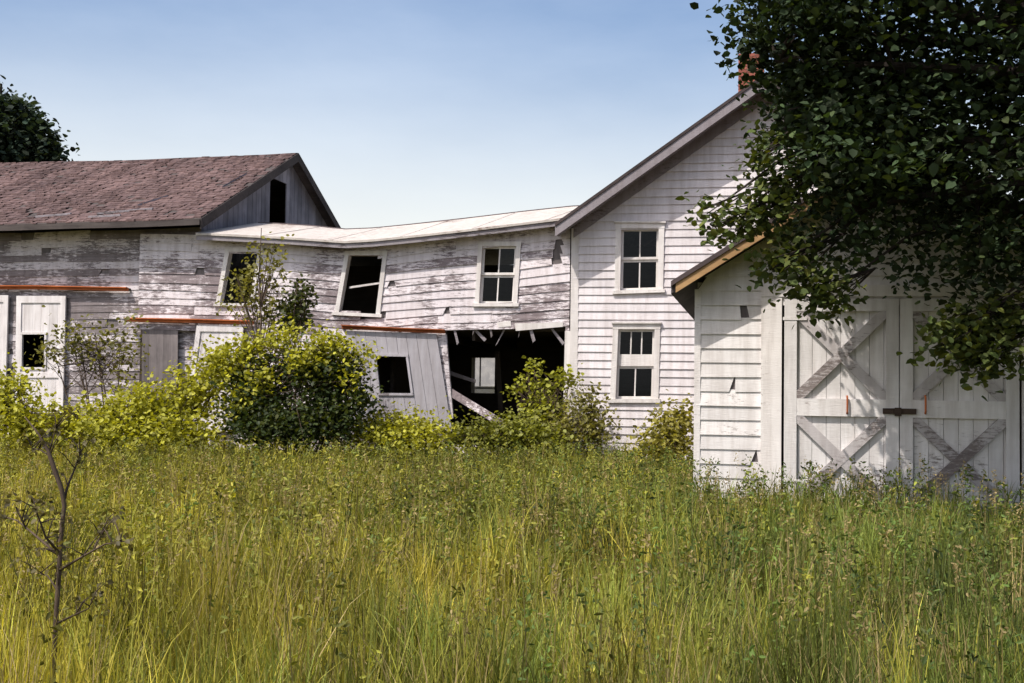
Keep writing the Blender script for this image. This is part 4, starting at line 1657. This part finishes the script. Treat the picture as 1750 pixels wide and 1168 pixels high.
mb = MB()
tr_ = [Vector((0, 0, -0.03)), sp(97, 1040), sp(101, 980), sp(104, 920), sp(110, 865), sp(105, 835), sp(92, 800), sp(82, 770), sp(66, 742), sp(42, 712)]
mb.tube(tr_, [0.0125, 0.011, 0.0105, 0.010, 0.0095, 0.010, 0.011, 0.008, 0.005, 0.002], 7)
mb.build('trunk', M['bark'], root, True)
tips = []
for path, r0 in ((((109, 855, 0), (116, 830, 0.05), (128, 800, 0.1), (138, 775, 0.12)), 0.010), (((101, 945, 0), (78, 918, -0.1), (64, 880, -0.15), (56, 850, -0.15)), 0.009), (((101, 950, 0), (60, 915, 0.1), (30, 890, 0.2), (-5, 880, 0.3)), 0.009),
                 (((45, 905, 0.15), (36, 885, 0.15), (30, 868, 0.15)), 0.006), (((101, 975, 0), (140, 952, -0.1), (180, 930, -0.2), (222, 924, -0.25)), 0.009), (((160, 941, -0.15), (170, 920, -0.12), (176, 905, -0.1)), 0.005),
                 (((98, 1065, 0), (130, 1050, -0.1), (152, 1040, -0.15), (164, 1012, -0.2)), 0.008), (((99, 1010, 0), (82, 985, 0.1), (60, 978, 0.15)), 0.007), (((86, 780, 0), (70, 770, 0.05), (52, 765, 0.1)), 0.006), (((84, 772, 0), (92, 745, 0.04), (96, 722, 0.06)), 0.006)):
    pts = [sp(*q) for q in path]
    m2 = MB()
    m2.tube(pts, [r0 * 0.75 * (1 - 0.75 * i / (len(pts) - 1)) for i in range(len(pts))], 5)
    for _ in range(5):                            # fine twigs
        i_ = R.randrange(len(pts) - 1)
        a_ = pts[i_].lerp(pts[i_ + 1], R.random())
        e_ = a_ + Vector((R.uniform(-0.10, 0.10), R.uniform(-0.08, 0.08), R.uniform(0.01, 0.12)))
        m2.tube([a_, a_.lerp(e_, 0.5) + Vector((R.uniform(-0.01, 0.01), 0, 0.01)), e_], [0.0035, 0.0025, 0.001], 4)
        tips.append(e_)
    m2.build('branch', M['bark'], root, True)
    tips += [pts[-1], pts[-1].lerp(pts[-2], 0.4)]
tp = np.array([tuple(t) for t in tips])
pos = np.repeat(tp, 5, axis=0) + NR.normal(size=(len(tp) * 5, 3)) * 0.012
leaf_cloud('withered_leaves', pos, 0.026 * (0.7 + 0.6 * NR.random(len(pos))), tint(len(pos), (0.09, 0.075, 0.028), 0.3, 0.1), M['leaf'], root, 'A', 0.2)

# ------------------------------------------------------------------ meadow grass
def in_buildings(x, y):
    hx_ = (x - HF.o.x) * HF.X.x + (y - HF.o.y) * HF.X.y
    hy_ = (x - HF.o.x) * HF.Y.x + (y - HF.o.y) * HF.Y.y
    a = (hy_ > -0.03) & (hy_ < 12) & (hx_ > -25) & (hx_ < HW)
    sx = (x - SF.o.x) * SF.X.x + (y - SF.o.y) * SF.X.y
    sy = (x - SF.o.x) * SF.Y.x + (y - SF.o.y) * SF.Y.y
    b = (sy > -0.1) & (sy < SD) & (sx > -0.02) & (sx < SW)
    return a | b


def patch(x, y, f, ph):
    return (np.sin(x * f + ph) * np.cos(y * f * 0.8 + 1.7 * ph) + 0.6 * np.sin(x * f * 2.3 - y * f * 1.9 + ph * 3) + 0.4 * np.sin(x * f * 4.1 + y * f * 3.7 + ph))


def scatter(y0, y1, dens, margin=1.6, k=0.5):
    ymid = (y1 + y0) / 2
    wmax = k * y1 + margin
    n = int(dens * (y1 - y0) * 2 * wmax)
    x = NR.uniform(-wmax, wmax, n)
    y = NR.uniform(y0, y1, n)
    ok = (np.abs(x) < k * y + margin) & ~in_buildings(x, y)
    return x[ok], y[ok]


def blades(x, y, h, w, lean, col):
    n = len(x)
    an = NR.uniform(0, 2 * math.pi, n)
    dx, dy = np.cos(an), np.sin(an)
    la = NR.uniform(0, 2 * math.pi, n)
    lx, ly = np.cos(la) * lean * h, np.sin(la) * lean * h
    V = np.zeros((n, 7, 3))
    for i, (t, ww) in enumerate(((0.0, 1.0), (0.45, 0.85), (0.8, 0.5))):
        bend = t ** 2.2
        for j, sgn in enumerate((-1, 1)):
            V[:, i * 2 + j, 0] = x + lx * bend + sgn * dx * w * ww * 0.5
            V[:, i * 2 + j, 1] = y + ly * bend + sgn * dy * w * ww * 0.5
            V[:, i * 2 + j, 2] = h * t * (1 - 0.12 * lean * t)
    V[:, 6, 0] = x + lx
    V[:, 6, 1] = y + ly
    V[:, 6, 2] = h * (1 - 0.22 * lean)
    base = (np.arange(n) * 7)[:, None]
    q = np.concatenate([base + np.array([[0, 1, 3, 2]]), base + np.array([[2, 3, 5, 4]])])
    t = base + np.array([[4, 5, 6]])
    C = np.repeat(col, 7, axis=0)
    return V.reshape(-1, 3), q, t, C


VV, QQ, TT, CC, off = [], [], [], [], 0
YEL, GRN, TAN = np.array([[0.33, 0.28, 0.042]]), np.array([[0.14, 0.175, 0.036]]), np.array([[0.34, 0.26, 0.12]])


def grass_colour(x, y, n, sd=0.2):
    g_ = np.clip(0.60 + x / (0.85 * y) + 0.2 * patch(x, y, 0.9, 2.1) + NR.normal(size=n) * sd, 0, 1)[:, None]
    return (YEL * (1 - g_) + GRN * g_) * (1 + 0.17 * patch(x, y, 1.3, 7.0) + 0.10 * patch(x, y, 0.45, 9.0))[:, None].clip(0.45, 1.5)


def add_blades(x, y, h, w, lean, col):
    global off
    v, q, t, c = blades(x, y, h, w, lean, col)
    VV.append(v); QQ.append(q + off); TT.append(t + off); CC.append(c)
    off += len(v)


for (y0, y1, dloose, dtuft, w, hs) in ((3.6, 6.5, 420, 24, 0.007, 0.56), (6.5, 10, 300, 14, 0.009, 0.54), (10, 15, 210, 8, 0.011, 0.50), (15, 24, 140, 5.0, 0.0135, 0.44)):
    x, y = scatter(y0, y1, dloose)                 # loose undergrowth
    n = len(x)
    h = hs * (0.35 + 0.45 * NR.random(n)) * (1 + 0.12 * patch(x, y, 0.7, 0.3))
    col = grass_colour(x, y, n, 0.3) * (1 + 0.25 * NR.normal(size=(n, 1))).clip(0.4, 1.6)
    col = np.where((NR.random(n) < 0.2)[:, None], TAN * 0.8, col)
    add_blades(x, y, h.clip(0.1, 0.9), w * (0.7 + 0.6 * NR.random(n)), np.abs(NR.normal(size=n) * 0.4) + 0.1, col)
    tx, ty = scatter(y0, y1, dtuft)                # tussocks, each with its own height and hue
    m = len(tx)
    per = 34
    th = hs * (0.65 + 0.75 * NR.random(m) ** 1.4) * (1 + 0.14 * patch(tx, ty, 0.7, 0.3))
    tcol = grass_colour(tx, ty, m, 0.3) * (1 + 0.42 * NR.normal(size=(m, 1))).clip(0.3, 1.8)
    tcol = np.where((NR.random(m) < 0.06)[:, None], TAN, tcol)
    r_ = (0.05 + 0.07 * NR.random(m)) * np.interp(y0, [3, 15], [0.8, 1.4])
    x = np.repeat(tx, per) + NR.normal(size=m * per) * np.repeat(r_, per)
    y = np.repeat(ty, per) + NR.normal(size=m * per) * np.repeat(r_, per)
    h = np.repeat(th, per) * (0.6 + 0.5 * NR.random(m * per))
    col = np.repeat(tcol, per, axis=0) * (1 + 0.18 * NR.normal(size=(m * per, 1))).clip(0.5, 1.5)
    ok = ~in_buildings(x, y)
    x, y, h, col = x[ok], y[ok], h[ok], col[ok]
    add_blades(x, y, h.clip(0.1, 1.0), w * (0.7 + 0.7 * NR.random(len(x))), np.abs(NR.normal(size=len(x)) * 0.22) + 0.06, col)
    # seed stalks standing over the rest
    x, y = scatter(y0, y1, dtuft * 0.8)
    n = len(x)
    h = hs * (1.05 + 0.5 * NR.random(n))
    add_blades(x, y, h.clip(0.2, 1.05), np.full(n, w * 0.5), np.abs(NR.normal(size=n) * 0.15) + 0.05, TAN * (0.7 + 0.6 * NR.random((n, 1))))
grass = np_mesh('grass', np.concatenate(VV), [np.concatenate(QQ), np.concatenate(TT)], M['grass'], None, np.concatenate(CC).clip(0.005, 0.7))
tag(grass, 'tall unmown yellow-green meadow grass filling the foreground', 'grass', kind='stuff')

# upright leafy weeds among the grass
x, y = scatter(4.2, 22.0, 26)
n = len(x)
sel = patch(x, y, 0.8, 5.0) + NR.normal(size=n) * 0.9 > -0.2
x, y = x[sel], y[sel]
n = len(x)
hh = (0.5 + 0.42 * NR.random(n)) * np.interp(y, [5, 10, 22], [1.0, 0.95, 0.75])
stemv, stemq, stemt, stemc = blades(x, y, hh, np.full(n, 0.008), np.full(n, 0.1), np.tile(np.array([[0.10, 0.085, 0.03]]), (n, 1)))
per = 28
tt = NR.random((n, per)) ** 0.7
px_ = np.repeat(x, per) + NR.normal(size=n * per) * 0.022
py_ = np.repeat(y, per) + NR.normal(size=n * per) * 0.022
pz_ = (hh[:, None] * (0.12 + 0.88 * tt)).ravel()
wp = np.stack([px_, py_, pz_], axis=1)
gcol = np.clip(0.50 + x / (0.9 * y) + NR.normal(size=n) * 0.3, 0, 1)[:, None]
wc = np.array([[0.24, 0.22, 0.03]]) * (1 - gcol) + np.array([[0.075, 0.115, 0.025]]) * gcol
wc = np.repeat(wc * (1 + 0.35 * NR.normal(size=(n, 1))).clip(0.35, 1.6), per, axis=0)
wc = wc * (1 + 0.2 * NR.normal(size=(len(wc), 1))).clip(0.5, 1.6)
LEAF_A = LEAF_A * np.array([0.55, 1.0, 1.0])
weeds = leaf_cloud('weeds', wp, np.interp(wp[:, 1], [5, 9, 22], [0.032, 0.044, 0.05]) * (0.5 + 0.9 * NR.random(len(wp))), wc.clip(0.005, 0.6), M['grass'], None, 'A', 0.1)
tag(weeds, 'upright leafy weeds scattered through the meadow', 'weeds', kind='stuff')
ws = np_mesh('weed_stems', stemv, [stemq, stemt], M['grass'], weeds, stemc)
tag(ws, kind='stuff')

# seed heads on some of the near stalks
x, y = scatter(4.6, 13.0, 7)
n = len(x)
hh = 0.62 + 0.3 * NR.random(n)
sv, sq, st_, scol = blades(x, y, hh, np.full(n, 0.004), np.full(n, 0.04), np.tile(np.array([[0.26, 0.20, 0.08]]), (n, 1)))
per = 16
tt = NR.random((n, per))
hp = np.stack([np.repeat(x, per) + NR.normal(size=n * per) * 0.010, np.repeat(y, per) + NR.normal(size=n * per) * 0.010, (hh[:, None] - 0.14 * tt).ravel()], axis=1)
hc = np.repeat(np.array([[0.30, 0.23, 0.10]]) * (0.6 + 0.7 * NR.random((n, 1))), per, axis=0)
heads = leaf_cloud('seed_heads', hp, 0.022 * (0.6 + 0.8 * NR.random(len(hp))), hc, M['grass'], grass, 'A', 0.0)
tag(heads, kind='stuff')
tag(np_mesh('seed_stalks', sv, [sq, st_], M['grass'], grass, scol), kind='stuff')
